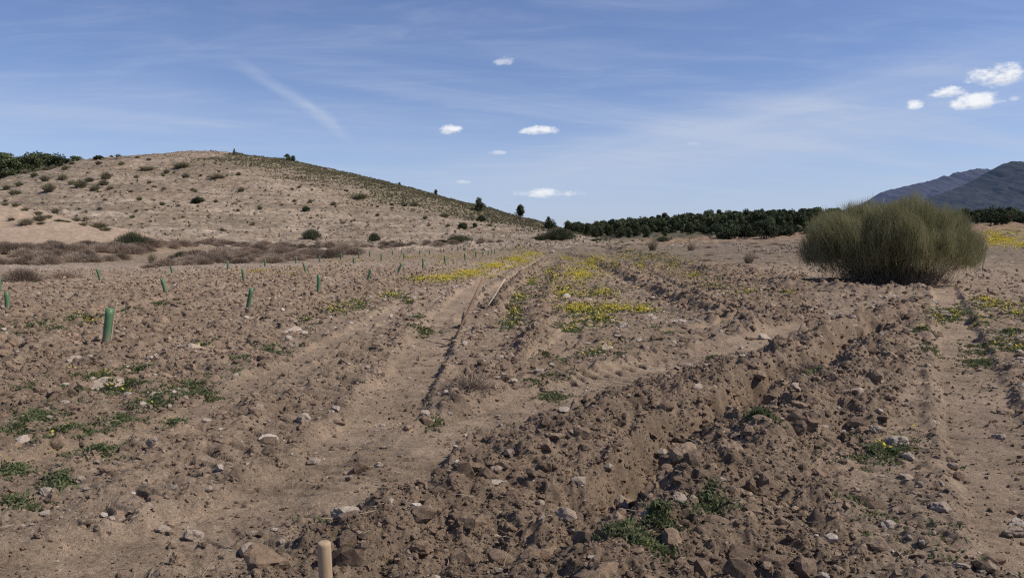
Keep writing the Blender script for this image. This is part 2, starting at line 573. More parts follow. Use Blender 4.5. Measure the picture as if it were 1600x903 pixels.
def ground_color(x, y, z, till, sm, lm):
    r = np.sqrt(x * x + y * y)
    A = lambda *c: np.array(c, F32)[None]
    crust = A(.275, .200, .138); dry = A(.345, .255, .178); moist = A(.215, .149, .099)
    big = perlin(x * .35 + 2, y * .35); mid = perlin(x * 2.3, y * 2.3 + 4); fine = perlin(x * 9, y * 9)
    c = lerp(crust, A(.322, .244, .176), np.clip(.5 + .8 * big, 0, 1) * (1 - .3 * sm))
    c = lerp(c, moist, np.clip(till * (.62 + .45 * mid), 0, 1) * (.35 + .65 * sstep(-3, 0, x)))
    c = lerp(c, dry, np.clip(sm * (.85 + .3 * mid), 0, 1))
    c = c * (1 + .14 * fine + .1 * mid)[:, None]
    # dry fallow beyond the field, with a faint grass tint
    fal = sstep(38, 60, r + 6 * big)
    c = lerp(c, A(.235, .174, .122), fal * .75)
    fr = sstep(40, 52, y + 4 * big) * (x > 3) * (1 - sstep(85, 110, y))
    c = lerp(c, A(.165, .130, .095), fr * (.55 + .4 * np.clip(mid, -1, 1)))
    gr_ = sstep(-.05, .5, perlin(x * .16 + 8, y * .3)) * sstep(55, 80, r)
    c = lerp(c, A(.24, .195, .125), gr_ * .45)
    # pale dusty strip between the field and the scrub at the left
    wash = np.exp(-((y - 46 - .12 * (x + 20)) / 6.0) ** 2) * (x < 0)
    c = lerp(c, A(.345, .275, .215), wash * .6)
    # the bare hill
    H = np.interp(x, HX, HZ).astype(F32)
    hill = sstep(88, 108, y) * sstep(.3, 2.5, H)
    hc = lerp(A(.252, .194, .139), A(.325, .258, .194), np.clip(.45 + .9 * fbm(x * .05, y * .09, 3), 0, 1))
    white = sstep(.25, .6, fbm(x * .07 + 5, y * .16, 3)) * (1 - sstep(125, 165, y))
    hc = lerp(hc, A(.43, .35, .275), white * .75)
    hc = lerp(hc, A(.19, .142, .095), .6 * sstep(.05, .5, fbm(x * .45, y * .8, 3, .6)))
    tr = fbm(x * .035 + 9, z * 1.3 + .02 * x, 3, .6)
    hc = hc * (.99 - .22 * sstep(.1, .5, tr) + .08 * sstep(.1, .5, -tr))[:, None]
    hc = hc * (1 + .34 * fbm(x * .9 + 3, y * 1.1, 3, .7))[:, None]
    c = lerp(c, hc, hill)
    spur = sstep(.3, 1.5, z) * (x < -33) * (y > 55) * (y < 112)
    c = lerp(c, A(.36, .27, .197), spur.astype(F32) * .9)
    # grassy right flank of the hill
    t = (y - 100) / 132.
    edge = .88 - .30 * np.clip((x + 70) / 85., 0, 1)
    gf = hill * sstep(-.2, .14, t - edge + .10 * fbm(x * .08, y * .08, 2)) * (x > -80)
    c = lerp(c, A(.158, .136, .082), gf * .92)
    gf2 = hill * (x < -105) * sstep(.55, .9, t)
    c = lerp(c, A(.22, .18, .115), gf2 * .5)
    # the rise under the wood
    wood = sstep(140, 165, y) * sstep(.02, .1, x / np.maximum(y, 1)) * (1 - hill)
    c = lerp(c, A(.085, .080, .048), wood * .85)
    # reddish ploughland at the far right
    red = sstep(95, 120, y) * (1 - sstep(148, 160, y)) * sstep(.12, .2, x / np.maximum(y, 1))
    c = lerp(c, A(.27, .165, .095), red * .55)
    return np.clip(c, .02, .9), gf


gcol, gflank = ground_color(gx, gy, gz, till, smo, lugm)
V = np.stack([gx, gy, gz], 1)
V = np.concatenate([V, [[0, 0, float(gz[:NT_].mean())]]]).astype(F32)
gcol = np.concatenate([gcol, gcol[:1]])
ia = np.arange(NR - 1)[:, None] * NT_; ja = np.arange(NT_)[None]; jb = (ja + 1) % NT_
Q = np.stack([ia + ja, ia + NT_ + ja, ia + NT_ + jb, ia + jb], -1).reshape(-1, 4)
ctr = NR * NT_
fan = np.stack([np.full(NT_, ctr), np.arange(NT_), (np.arange(NT_) + 1) % NT_, (np.arange(NT_) + 1) % NT_], 1)
# centre fan as its own ring of quads needs no fourth corner: use pairs
fan = np.stack([np.full(NT_ // 2, ctr), np.arange(0, NT_ - 1, 2)[:NT_ // 2], np.arange(1, NT_, 2)[:NT_ // 2], (np.arange(2, NT_ + 1, 2) % NT_)[:NT_ // 2]], 1)
g = mk('ground', V, np.concatenate([Q, fan]), M_SOIL, cols=gcol, smooth=True)
tag(g, kind='structure')

# ------------------------------------------------------------------ rock shapes
def ico(sub):
    bm = bmesh.new(); bmesh.ops.create_icosphere(bm, subdivisions=sub, radius=1)
    v = np.array([q.co[:] for q in bm.verts]); f = np.array([[w.index for w in q.verts] for q in bm.faces]); bm.free()
    return v, f


def rock(sub, rng, cuts=9, rough=.10, lo=.55, hi=.95):
    v, f = ico(sub)
    d = v.copy()
    rad = np.ones(len(v))
    for _ in range(cuts):
        n = rng.normal(size=3); n /= np.linalg.norm(n)
        h = rng.uniform(lo, hi); q = d @ n
        rad = np.minimum(rad, np.where(q > .05, h / np.maximum(q, .05), 9))
    o = rng.uniform(0, 50)
    rad = rad * (1 + rough * perlin(d[:, 0] * 2.1 + o + d[:, 2], d[:, 1] * 2.1 + d[:, 2] * 1.3) + rough * .6 * perlin(d[:, 0] * 5 + o + d[:, 2] * 3, d[:, 1] * 5 - d[:, 2] * 2))
    if sub >= 3: rad = rad * (1 + rough * .95 * perlin(d[:, 0] * 7 + o, d[:, 1] * 7 + d[:, 2] * 6) + rough * .5 * perlin(d[:, 0] * 19 + o + d[:, 2] * 13, d[:, 1] * 19 - d[:, 2] * 17))
    v = d * rad[:, None]
    return v / np.abs(v).max(), f


RK2 = [rock(2, RNG, 8, .15, .33, .85) for _ in range(14)]
RK3 = [rock(3, RNG, 9, .13, .45, .95) for _ in range(10)]
RKC = [rock(3, RNG, 9, .15, .34, .85) for _ in range(12)]
RK1 = [rock(2, RNG, 8, .12) for _ in range(8)]
RKS = [rock(1, RNG, 6, .2, .36, .9) for _ in range(12)]


ICO0 = []
for _ in range(8):
    bm_ = bmesh.new(); bmesh.ops.create_cube(bm_, size=1.5)
    v0 = np.array([q.co[:] for q in bm_.verts]); f0 = []
    for q in bm_.faces:
        i4 = [w_.index for w_ in q.verts]; f0 += [(i4[0], i4[1], i4[2]), (i4[0], i4[2], i4[3])]
    bm_.free()
    ICO0.append((v0 * RNG.uniform(.55, 1.25, (8, 1)) + RNG.normal(size=(8, 3)) * .14, np.array(f0)))


def rock_cloud(shapes, x, y, size, rng, sink, cols, flat=(.55, .95)):
    """one mesh's worth of small rocks lying on the ground"""
    z = ground_z(x, y)
    n = len(x); R = rot_mats(n, rng)
    S = np.stack([rng.uniform(.8, 1.1, n), rng.uniform(.6, 1, n), rng.uniform(*flat, n)], 1)
    which = rng.integers(0, len(shapes), n)
    Vs, Fs, Cs = [], [], []; off = 0
    for k, (v, f) in enumerate(shapes):
        i = np.nonzero(which == k)[0]
        if not len(i): continue
        w = np.einsum('nij,vj->nvi', R[i], v) * S[i][:, None, :] * (size[i] * .5)[:, None, None]
        w[:, :, 0] += x[i][:, None]; w[:, :, 1] += y[i][:, None]; w[:, :, 2] += (z[i] + sink * size[i])[:, None]
        m = len(v)
        Vs.append(w.reshape(-1, 3)); Fs.append((f[None] + (np.arange(len(i)) * m)[:, None, None]).reshape(-1, 3) + off)
        Cs.append(np.repeat(cols[i], m, 0)); off += len(i) * m
    return np.concatenate(Vs), np.concatenate(Fs), np.concatenate(Cs)


def scatter_polar(n, r0, r1, rng, half=38):
    th = np.radians(rng.uniform(-half, half, n)); r = np.exp(rng.uniform(math.log(r0), math.log(r1), n))
    return (r * np.sin(th)).astype(F32), (r * np.cos(th)).astype(F32), r


def soil_tint(n, rng, a=(.268, .189, .132), v=.3):
    c = np.array(a)[None] * (1 + rng.uniform(-v, v, (n, 1)))
    return c.astype(F32)


# crumbled soil on the tilled strips: nobody could count it
x, y, r = scatter_polar(66000, 2.4, 48, RNG)
_, tl, sm_, _ = field(x, y)
acc = RNG.random(len(x)) < np.clip(.26 + .74 * tl + .22 * sstep(0, .5, perlin(x * .8, y * .8)), 0, 1) * (1 - .90 * sm_)
x, y, r = x[acc], y[acc], r[acc]
size = np.minimum(.0033 * r ** .92 * RNG.random(len(r)) ** -.52, .19).astype(F32)
bigm = size / r > .0075
cc = soil_tint(len(x), RNG) * (1.18 - .18 * sstep(-3, 0, x))[:, None]
a1 = rock_cloud(RKS, x[~bigm], y[~bigm], size[~bigm], RNG, .10, cc[~bigm])
a2 = rock_cloud(RK2, x[bigm], y[bigm], size[bigm], RNG, .02, cc[bigm])
v, f = join([(a1[0], a1[1]), (a2[0], a2[1])])
o = mk('crumbled_soil', v, f, M_SOIL, cols=np.concatenate([a1[2], a2[2]]), smooth=False)
tag(o, 'loose crumbs and lumps of brown soil along the ploughed strips', 'soil', kind='stuff')
print('crumbs', len(x), len(f))
# finer crumbs close by, on the trodden strips too
x, y, r = scatter_polar(52000, 2.4, 13, RNG)
_, tl, sm_, _ = field(x, y)
acc = RNG.random(len(x)) < (.28 + .6 * tl + .35 * sstep(0, .6, perlin(x * 1.7, y * 1.7))) * (1 - .55 * sm_)
x, y, r = x[acc], y[acc], r[acc]
size = np.minimum(.0022 * r * RNG.random(len(r)) ** -.4, .05).astype(F32)
v, f, c = rock_cloud(ICO0, x, y, size, RNG, .14, soil_tint(len(x), RNG, (.295, .215, .152)))
o = mk('fine_crumbs', v, f, M_SOIL, cols=c)
tag(o, 'fine crumbs of dry soil strewn over ridges and tracks', 'soil', kind='stuff')

# small pale stones everywhere in the field
x, y, r = scatter_polar(30000, 2.4, 80, RNG)
_, tl, sm_, _ = field(x, y)
den = sstep(-.4, .6, perlin(x * .5, y * .5)) * .8 + .2
acc = RNG.random(len(x)) < den * (1 - .8 * sm_) * (.85 - .25 * tl + .5 * sstep(9, 14, r) * (x < 0))
x, y, r = x[acc], y[acc], r[acc]
size = np.minimum(.0025 * r ** .95 * RNG.random(len(r)) ** -.45, .13).astype(F32)
t = RNG.random((len(x), 1))
cc = (np.array([[.40, .31, .235]]) * (1 - t) + np.array([[.66, .57, .48]]) * t).astype(F32)
v, f, c = rock_cloud(RKS, x, y, size, RNG, .10, cc, (.35, .7))
o = mk('small_stones', v, f, M_SOIL, cols=c, smooth=False)
tag(o, 'scatter of small pale stones over the whole field', 'stones', kind='stuff')

# stones and rubble on the hill
n = 13000
xh = RNG.uniform(-160, 25, n).astype(F32); yh = RNG.uniform(92, 232, n).astype(F32)
sz = (.15 * RNG.random(n) ** -.42).clip(0, .8).astype(F32)
Hh = np.interp(xh, HX, HZ); k = (Hh > 1.2) & (np.abs(xh) < .72 * yh); xh, yh, sz = xh[k], yh[k], sz[k]
t = RNG.random((len(xh), 1)); cc = (np.array([[.20, .148, .105]]) * (1 - t) + np.array([[.46, .37, .285]]) * t).astype(F32)
v, f, c = rock_cloud(RKS, xh, yh, sz, RNG, .1, cc, (.5, .8))
o = mk('hill_rubble', v, f, M_SOIL, cols=c); tag(o, 'pale rubble strewn over the bare hillside', 'stones', kind='stuff')

# ------------------------------------------------------------------ single stones and clods
STONE_ME = [mk('stone', v, f, M_STONE, smooth=False, link=False) for v, f in RK3]
STONE_SM = [mk('stone', v, f, M_STONE, smooth=False, link=False) for v, f in RK1]
CLOD_ME = [mk('soil_clod', v, f, M_CLOD, smooth=False, link=False) for v, f in RKC]
STONES = [  # px, py of the foot, width px, flatness, label
    (297, 552, 37, .55, 'broad tan stone with a flat top, below the row of green tree tubes'),
    (452, 522, 42, .4, 'grey brown slab tilted over a dark hollow, upper left of centre'),
    (165, 612, 50, .35, 'largest flat pale beige slab, ringed by green weeds at left'),
    (302, 822, 34, .85, 'pinkish white angular stone standing at the edge of the smooth wheel rut'),
    (251, 812, 27, .5, 'flat cream stone just left of the pinkish angular one'),
    (66, 768, 24, .6, 'bright white stone on the grassy bank at far left'),
    (126, 752, 22, .8, 'squarish tan stone at the end of the grassy bank, right of a white stone'),
    (30, 684, 30, .5, 'pale rounded stone among weeds at the left edge'),
    (472, 656, 28, .7, 'white pitted stone beside deep tyre lug prints'),
    (415, 686, 34, .3, 'flat white plate of stone left of the deep tyre lug prints'),
    (237, 712, 22, .7, 'rounded cream stone on the ridge above the lug prints'),
    (222, 638, 18, .7, 'small white stone right of the flat beige slab'),
    (541, 836, 58, .5, 'large tan slab just above the wooden stake'),
    (609, 833, 20, .8, 'round white stone to the right of the large tan slab'),
    (593, 719, 15, .9, 'small white stone alone on smooth dirt between two wheel tracks'),
    (776, 748, 28, .7, 'pale angular stone on the crest of the clod ridge'),
    (770, 786, 36, .3, 'thin flat plates of pale stone on the clod ridge'),
    (881, 838, 38, .85, 'round pale boulder at the left mouth of the trench'),
    (973, 738, 32, .95, 'smooth tan egg-shaped stone leaning in the trench'),
    (887, 796, 28, .9, 'dark brown round stone left of the pale trench floor'),
    (1086, 817, 24, .9, 'upright pale wedge of stone beside grass near the bottom'),
    (1062, 837, 28, .6, 'white flat-faced stone beside the upright wedge'),
    (1127, 779, 22, .6, 'white stone at the right shoulder of the trench'),
    (1131, 694, 16, .5, 'small white curved stone in brown clods right of the trench'),
    (1405, 698, 32, .7, 'smooth tan stone behind yellow flowers at right'),
    (1370, 682, 22, .7, 'pale stone nestled in the green weeds at right'),
    (1340, 640, 34, .4, 'flat white slab on dark clods at right'),
    (1480, 800, 34, .4, 'flat pale stone half buried in the dirt right of the ridges'),
    (1420, 745, 26, .4, 'flat white stone flush with the track edge'),
    (1390, 826, 26, .5, 'grey stone with a white chip at lower right'),
    (1592, 803, 22, .8, 'rounded pink stone at the right edge of the frame'),
    (1590, 824, 28, .6, 'pale flat boulder below the pink stone at the right edge'),
    (1505, 896, 26, .4, 'white flat stone at the bottom right corner'),
    (1566, 676, 22, .6, 'pale stone on the far side of the right-hand track'),
    (1196, 526, 20, .6, 'tan stone on the edge of the curved clod bank'),
    (800, 602, 18, .6, 'white stone at the edge of the middle track'),
    (948, 550, 24, .7, 'grey brown stone by yellow flowers in the middle strip'),
    (977, 512, 18, .7, 'round tan stone below the yellow flower patch'),
    (885, 468, 16, .8, 'grey stone in the yellow flower strip'),
    (1022, 500, 18, .5, 'flat pale stone right of the yellow flower patch'),
    (1478, 492, 24, .7, 'pale stones pale side up by the weeds under the broom shrub'),
    (380, 740, 14, .5, 'small flat white stone inside the lug prints'),
    (110, 568, 26, .6, 'broad brown stone on the ploughed soil at left'),
    (640, 536, 14, .6, 'small pale stone left of the main wheel track'),
]
CLODS = [
    (656, 555, 15, 'single dark round clod on the smooth main track'),
    (577, 790, 26, 'dark rounded clod with a long shadow on the edge of the clod ridge'),
    (271, 894, 28, 'round soil clod alone on smooth dirt at the bottom left'),
    (250, 508, 34, 'big brown clod on the ploughed soil right of the nearest tree tube'),
    (153, 538, 18, 'clod leaning against the foot of the nearest green tree tube'),
    (1315, 716, 36, 'big pale clod with a dark shadow left of the yellow flowers'),
    (1160, 818, 26, 'brown clod right of the grass near the bottom'),
    (1060, 660, 30, 'dark clod above the trench'),
    (1140, 748, 42, 'knobbly mass of hardened soil right of the trench'),
    (1045, 780, 38, 'tall clod on the brink of the deepest pit'),
    (750, 836, 40, 'blocky clod in the middle of the bottom ridge'),
    (860, 880, 38, 'broad clod at the bottom, below the round pale boulder'),
    (960, 890, 42, 'rounded clod at the bottom edge by the grass'),
    (1030, 700, 34, 'clod fallen into the trench'),
    (985, 668, 26, 'tan clod on the left flank of the trench'),
    (880, 742, 24, 'brown clod on the left slope below the crest'),
    (1345, 880, 34, 'paired clod at the lower right, left one'),
    (1368, 866, 36, 'larger paired clod at the lower right'),
    (1440, 870, 26, 'clod at the bottom right, by the dirt track'),
    (480, 855, 30, 'brown clod beside the top of the wooden stake'),
    (752, 524, 16, 'dark clod at the foot of the pale tool handle'),
    (775, 488, 20, 'brown clod pile behind the tool handles'),
    (1150, 606, 22, 'clod on the crest of the ridge where the middle track bends'),
    (1240, 560, 24, 'brown clod on the far part of the ridge'),
    (1290, 590, 26, 'clod between the two right-hand ridges'),
    (1580, 640, 24, 'brown clod beyond the right-hand track'),
]
used = []


def put_rock(name, me, px, py, w, flat, label, cat, group=None):
    x, y = gp(px, py)
    z = float(ground_z(x, y)[0])
    d = math.hypot(x, y)
    s = w / FPX * math.hypot(d, CAM_H) * .5
    o = bpy.data.objects.new(name, me); COL.objects.link(o)
    o.scale = (s * random.uniform(.95, 1.1), s * random.uniform(.75, 1), s * flat)
    o.rotation_euler = (random.uniform(-.25, .25), random.uniform(-.25, .25), random.uniform(0, TAU))
    o.location = (x, y + s * .5, z + s * flat * (.1 if name == 'soil_clod' else .22))
    tag(o, label, cat, group); used.append((x, y, s)); return o


for i, (px, py, w, fl, lb) in enumerate(STONES): put_rock('stone', STONE_ME[i % 10], px, py, w * 1.08, fl, lb, 'stone')
for i, (px, py, w, lb) in enumerate(CLODS): put_rock('soil_clod', CLOD_ME[i % 10], px, py, w * 1.12, .82, lb, 'soil clod')

# the many lesser stones and clods: the largest are objects of their own
x, y, r = scatter_polar(2600, 2.9, 26, RNG, 33.5)
z_, tl, sm_, _ = field(x, y)
ns = nc = 0
for i in range(len(x)):
    if sm_[i] > .35 and random.random() < .9: continue
    if any((x[i] - a) ** 2 + (y[i] - b) ** 2 < (c + .07) ** 2 for a, b, c in used): continue
    isclod = random.random() < (.82 if tl[i] > .5 else .10)
    s = float(min((.0070 if isclod else .0056) * r[i] ** .9 * random.random() ** -.42, .115 if isclod else .09)) 
    if isclod:
        if nc >= 250: continue
        nc += 1; me = random.choice(CLOD_ME); fl = random.uniform(.5, .85); s *= 1.1
        nm, lb, ct, gr_ = 'soil_clod', 'small brown clod lying loose among many like it on the turned soil', 'soil clod', 'clods on the turned soil'
    else:
        if ns >= 245: continue
        ns += 1; me = random.choice(STONE_SM); fl = random.uniform(.4, .8); s *= .8
        nm, lb, ct, gr_ = 'stone', 'small pale stone lying loose among many like it in the field', 'stone', 'loose stones in the field'
    o = bpy.data.objects.new(nm, me); COL.objects.link(o)
    o.scale = (s, s * random.uniform(.6, 1), s * fl)
    o.rotation_euler = (random.uniform(-.4, .4), random.uniform(-.4, .4), random.uniform(0, TAU))
    o.location = (x[i], y[i], z_[i] + s * fl * (.02 if isclod else .2)); tag(o, lb, ct, gr_)
    used.append((x[i], y[i], s))
print('stones', ns, 'clods', nc)

# ------------------------------------------------------------------ tree guards
def guard_mesh(h=.6, r=.052, n=14):
    V = []; Q = []
    for wall, (ra, z0, z1) in enumerate(((r, -.1, h), (r - .004, -.1, h))):
        for k in range(7):
            t = k / 6; zz = z0 + (z1 - z0) * t
            for i in range(n):
                a = TAU * i / n
                rr = ra * (1 + .035 * math.cos(2 * a + 3 * t) + (.05 if k == 6 else 0) * 1)
                V.append((rr * math.cos(a), rr * math.sin(a), zz))
    for w in (0, 1):
        for k in range(6):
            for i in range(n):
                a = w * 7 * n + k * n + i; b = w * 7 * n + k * n + (i + 1) % n
                Q.append((a, b, b + n, a + n) if w == 0 else (b, a, a + n, b + n))
    for i in range(n):
        a = 6 * n + i; b = 6 * n + (i + 1) % n
        Q.append((a, b, b + 7 * n, a + 7 * n))
    return mk('tube', V, Q, M_GUARD, smooth=True, link=False)


G_ME = guard_mesh()
cv, cq = tube([(.056, .01, -.1), (.060, .012, .35), (.075, .016, .74)], [.006, .006, .005], 6)
CANE_ME = mk('cane', cv, cq, M_BROOMW, link=False)
GUARDS = [  # base px, top px, label
    (166, 541, 172, 481, 'nearest green tree tube, wide and leaning right, with a thin cane behind it', 1),
    (12, 485, 11, 456, 'green tree tube at the left edge, upright on rough soil', 0),
    (0, 456, 0, 432, 'green tree tube cut by the left edge of the frame', 0),
    (157, 439, 154, 420, 'green tree tube leaning left in front of a dry round shrub', 0),
    (260, 461, 256, 435, 'thin green tree tube leaning left with a cane sticking out of its top', 1),
    (269, 428, 268, 415, 'short green tree tube at the edge of the dry scrub', 0),
    (356, 422, 356, 408, 'small upright green tree tube below dense brown scrub', 0),
    (381.5, 441, 379.5, 420, 'green tree tube behind the second nearest one, upright by yellow flowers', 0),
    (386, 484, 392, 449, 'second nearest green tree tube, leaning right on bare clods', 0),
    (414, 417, 414, 404, 'small green tree tube right below the brown scrub, left of two others', 0),
    (462.5, 412, 462.5, 402, 'tiny green tree tube against the pale dirt strip', 0),
    (478, 426, 475, 410, 'green tree tube leaning left above the third nearest tube', 0),
    (497, 458, 498, 430, 'third nearest green tree tube, upright with a clod at its left', 0),
    (574.5, 439, 579, 420, 'green tree tube leaning right with clods at its right foot', 0),
    (621, 428, 626.5, 410, 'green tree tube leaning sharply right, right of the one with clods', 0),
    (661, 420, 661, 404, 'upright green tree tube above the first yellow flowers', 0),
    (695.6, 413.5, 695, 399.5, 'green tree tube beyond the yellow band, left of the tight row', 0),
]
FARG = [(499.5, 410, 8), (532, 407, 8), (552.5, 415, 11), (561, 404, 7), (578, 402, 7), (595.5, 409.5, 12), (631, 404.5, 10), (613.5, 399, 7), (628, 397, 7), (656, 399, 8), (671, 398, 8),
        (727, 408, 12), (744, 404, 11), (754.5, 401, 8), (762.6, 400, 9), (768, 397, 8), (773, 396, 8), (781.5, 394, 7), (786, 392.5, 7), (790.5, 391, 6),
        (689, 395, 7), (693, 395, 7), (707, 393, 7), (715, 392.5, 7), (720, 391.5, 7), (725, 391, 6), (731, 390, 6), (737, 389.5, 6), (743, 389, 6), (748, 388.5, 6), (754, 388, 6)]


def lean_of(bx, by, tx, ty):
    return math.atan2(tx - bx, by - ty)


for bx, by, tx, ty, lb, cane in GUARDS:
    x, y = gp(bx, by); z = float(ground_z(x, y)[0])
    dt = ray(tx, ty); L = (CAM_H + dt[2] / dt[1] * y - z + .02) / .6
    e = empty('tree_guard', (x, y, z - .02), 0, 1)
    e.rotation_euler = (random.uniform(-.05, .05), lean_of(bx, by, tx, ty) * 1.3, 0)
    L = min(max(L, .6), 1.15)
    e.scale = (.95 if bx != 166 else 1.15, .95 if bx != 166 else 1.15, L)
    inst('tube', G_ME, parent=e)
    if cane: inst('cane', CANE_ME, parent=e)
    tag(e, lb, 'tree guard', 'green tree tubes planted in rows')
for bx, by, h in FARG:
    x, y = gp(bx, by); z = float(ground_z(x, y)[0])
    o = inst('tree_guard', G_ME, (x, y, z - .02), 0, (1, 1, max(.85, min(1.15, h / FPX * y / .6))))
    o.rotation_euler = (random.uniform(-.08, .08), random.uniform(-.16, .16), random.uniform(0, 6))
    tag(o, 'small distant green tree tube in the long rows beyond the nearer tubes', 'tree guard', 'far green tree tubes in rows')

# ------------------------------------------------------------------ stake and tools
d = ray(515, 846); ty_ = 2.83; k = ty_ / d[1]
sx_, sz_ = d[0] * k, CAM_H + d[2] * k
gz0 = float(ground_z(sx_, ty_)[0])
n = 28; prof = [(.024, gz0 - .15), (.0245, gz0 + .1), (.025, sz_ - .014), (.0246, sz_ - .007), (.0225, sz_ - .0022), (.019, sz_), (.010, sz_ + .0006)]
V = [(r_ * math.cos(TAU * i / n) , r_ * math.sin(TAU * i / n), z_ - gz0) for r_, z_ in prof for i in range(n)] + [(0, 0, sz_ + .0006 - gz0)]
Q = [(a * n + i, a * n + (i + 1) % n, (a + 1) * n + (i + 1) % n, (a + 1) * n + i) for a in range(len(prof) - 1) for i in range(n)]
c_ = len(V) - 1; q0 = (len(prof) - 1) * n
Q += [(q0 + i, q0 + i + 1, q0 + (i + 2) % n, c_) for i in range(0, n, 2)]
st = mk('wooden_stake', V, Q, M_STAKE, smooth=True); st.location = (sx_, ty_, gz0); st.rotation_euler = (0, math.radians(-2.2), 0)
tag(st, 'round peeled wooden stake with rounded top at the bottom of the view', 'stake')


def hoe(bx, by, tx, ty, back, mat, label, rad):
    x, y = gp(bx, by); z = float(ground_z(x, y)[0])
    dt = ray(tx, ty); k = (y + back) / dt[1]
    top = np.array([dt[0] * k, y + back, CAM_H + dt[2] * k]); base = np.array([x, y, z + .0])
    v = top - base; L = np.linalg.norm(v); print('hoe', L, top)
    e = empty('hoe', base)
    pts = [v * -.03, v * .3 + np.array([.004, 0, .003]), v * .65, v]
    tv, tq = tube(pts, [rad * 1.05, rad, rad, rad * 1.05], 10)
    mk('handle', tv, tq, mat, parent=e, smooth=True)
    u = v / L; sd = np.cross(u, (0, 0, 1)); sd /= np.linalg.norm(sd); nn = np.cross(sd, u)
    # iron head: socket ring and a broad curved blade bitten into the ground
    BV = []; BQ = []
    for i in range(6):
        t = i / 5; c = u * (.0 - .03 * t * t) + nn * (-.02 - .17 * t) * -1
        w = .035 + .045 * t; th = .006
        for a, b in ((-1, -1), (1, -1), (1, 1), (-1, 1)):
            BV.append(c + sd * w * a + u * th * b + np.array([0, 0, .03 - .05 * t]))
    for i in range(5):
        for a in range(4): BQ.append((i * 4 + a, i * 4 + (a + 1) % 4, i * 4 + 4 + (a + 1) % 4, i * 4 + 4 + a))
    BQ += [(3, 2, 1, 0), (20, 21, 22, 23)]
    mk('blade', BV, BQ, M_IRON, parent=e)
    sv, sq = tube([u * -.035, u * .045], [.03, .026], 10)
    mk('socket', sv, sq, M_IRON, parent=e, smooth=True)
    tag(e, label, 'hoe')


hoe(708, 533, 755, 434, .55, M_HANDLE, 'dark brown hoe standing with its head in the ground and handle leaning away', .017)
hoe(757, 487, 789, 436, .75, M_HANDLE2, 'pale handled hoe lying against a brown clod, right of the dark one', .018)

# ------------------------------------------------------------------ plants: shapes
def twig_dome(n, rx, rz, rng, L=(.25, .5), w=.008, up=.7, inner=.35, maxang=80, base=.12, droop=.1):
    """a shrub crown of thin twigs fanning out of the ground"""
    ph = rng.uniform(0, TAU, n); an = np.radians(maxang) * rng.random(n) ** .62
    dr = np.stack([np.sin(an) * np.cos(ph), np.sin(an) * np.sin(ph), np.cos(an)], 1)
    lump = 1 + .16 * perlin(dr[:, 0] * 3 + 5, dr[:, 1] * 3 + dr[:, 2]) + .10 * perlin(dr[:, 0] * 7, dr[:, 1] * 7 + dr[:, 2] * 3)
    R = 1 / np.sqrt((np.sin(an) / rx) ** 2 + (np.cos(an) / rz) ** 2) * lump
    f = inner + (1 - inner) * rng.random(n) ** .55
    p = dr * (R * f)[:, None]
    ln = rng.uniform(*L, n)
    t = dr * (1 - up) + np.array([0, 0, up]) + rng.normal(size=(n, 3)) * .22
    t /= np.linalg.norm(t, axis=1)[:, None]
    b = p - t * ln[:, None] * .6; b[:, 2] = np.maximum(b[:, 2], base * rng.random(n) - .02)
    tip = p + t * ln[:, None] * .4
    tip[:, 2] = np.maximum(tip[:, 2], .01)
    return blades(b, tip, np.full(n, w) * rng.uniform(.6, 1.4, n), rng.normal(size=(n, 3)) * ln[:, None] * .05, rng)


def dry_shrub_mesh(name, n, rx, rz, rng, w, mat, up=.35, L=(.15, .4), maxang=88):
    v, f = twig_dome(n, rx, rz, rng, L, w, up, .15, maxang)
    return mk(name, v, f, mat, link=False)


def tussock_mesh(name, n, r, h, rng, w, mat):
    ph = rng.uniform(0, TAU, n); a = rng.random(n) ** .7
    b = np.stack([np.cos(ph) * a * r * .35, np.sin(ph) * a * r * .35, np.full(n, -.03)], 1)
    tp = np.stack([np.cos(ph) * a * r, np.sin(ph) * a * r, h * (1 - .55 * a * a) * rng.uniform(.6, 1.1, n)], 1)
    tp[:, :2] += rng.normal(size=(n, 2)) * r * .15
    bend = np.stack([np.zeros(n), np.zeros(n), .18 * h * a], 1)
    v, f = blades(b, tp, np.full(n, w), bend, rng)
    return mk(name, v, f, mat, link=False)


def leaf_crown(n, centers, radii, size, rng, squash=.85):
    """leaf clumps: little triangles spread through several lobes -> verts, tris"""
    k = rng.integers(0, len(centers), n)
    d = rng.normal(size=(n, 3)); d /= np.linalg.norm(d, axis=1)[:, None]
    p = centers[k] + d * (radii[k] * (rng.random(n) ** .3))[:, None] * np.array([1, 1, squash])
    a = rng.normal(size=(n, 3)); a /= np.linalg.norm(a, axis=1)[:, None]
    b = np.cross(a, d + rng.normal(size=(n, 3)) * .5); b /= (np.linalg.norm(b, axis=1)[:, None] + 1e-6)
    s = size * rng.uniform(.5, 1.4, n)[:, None]
    V = np.stack([p - a * s * .5, p + a * s * .5, p + b * s * .9], 1).reshape(-1, 3)
    return V.astype(F32), np.arange(n * 3).reshape(-1, 3)


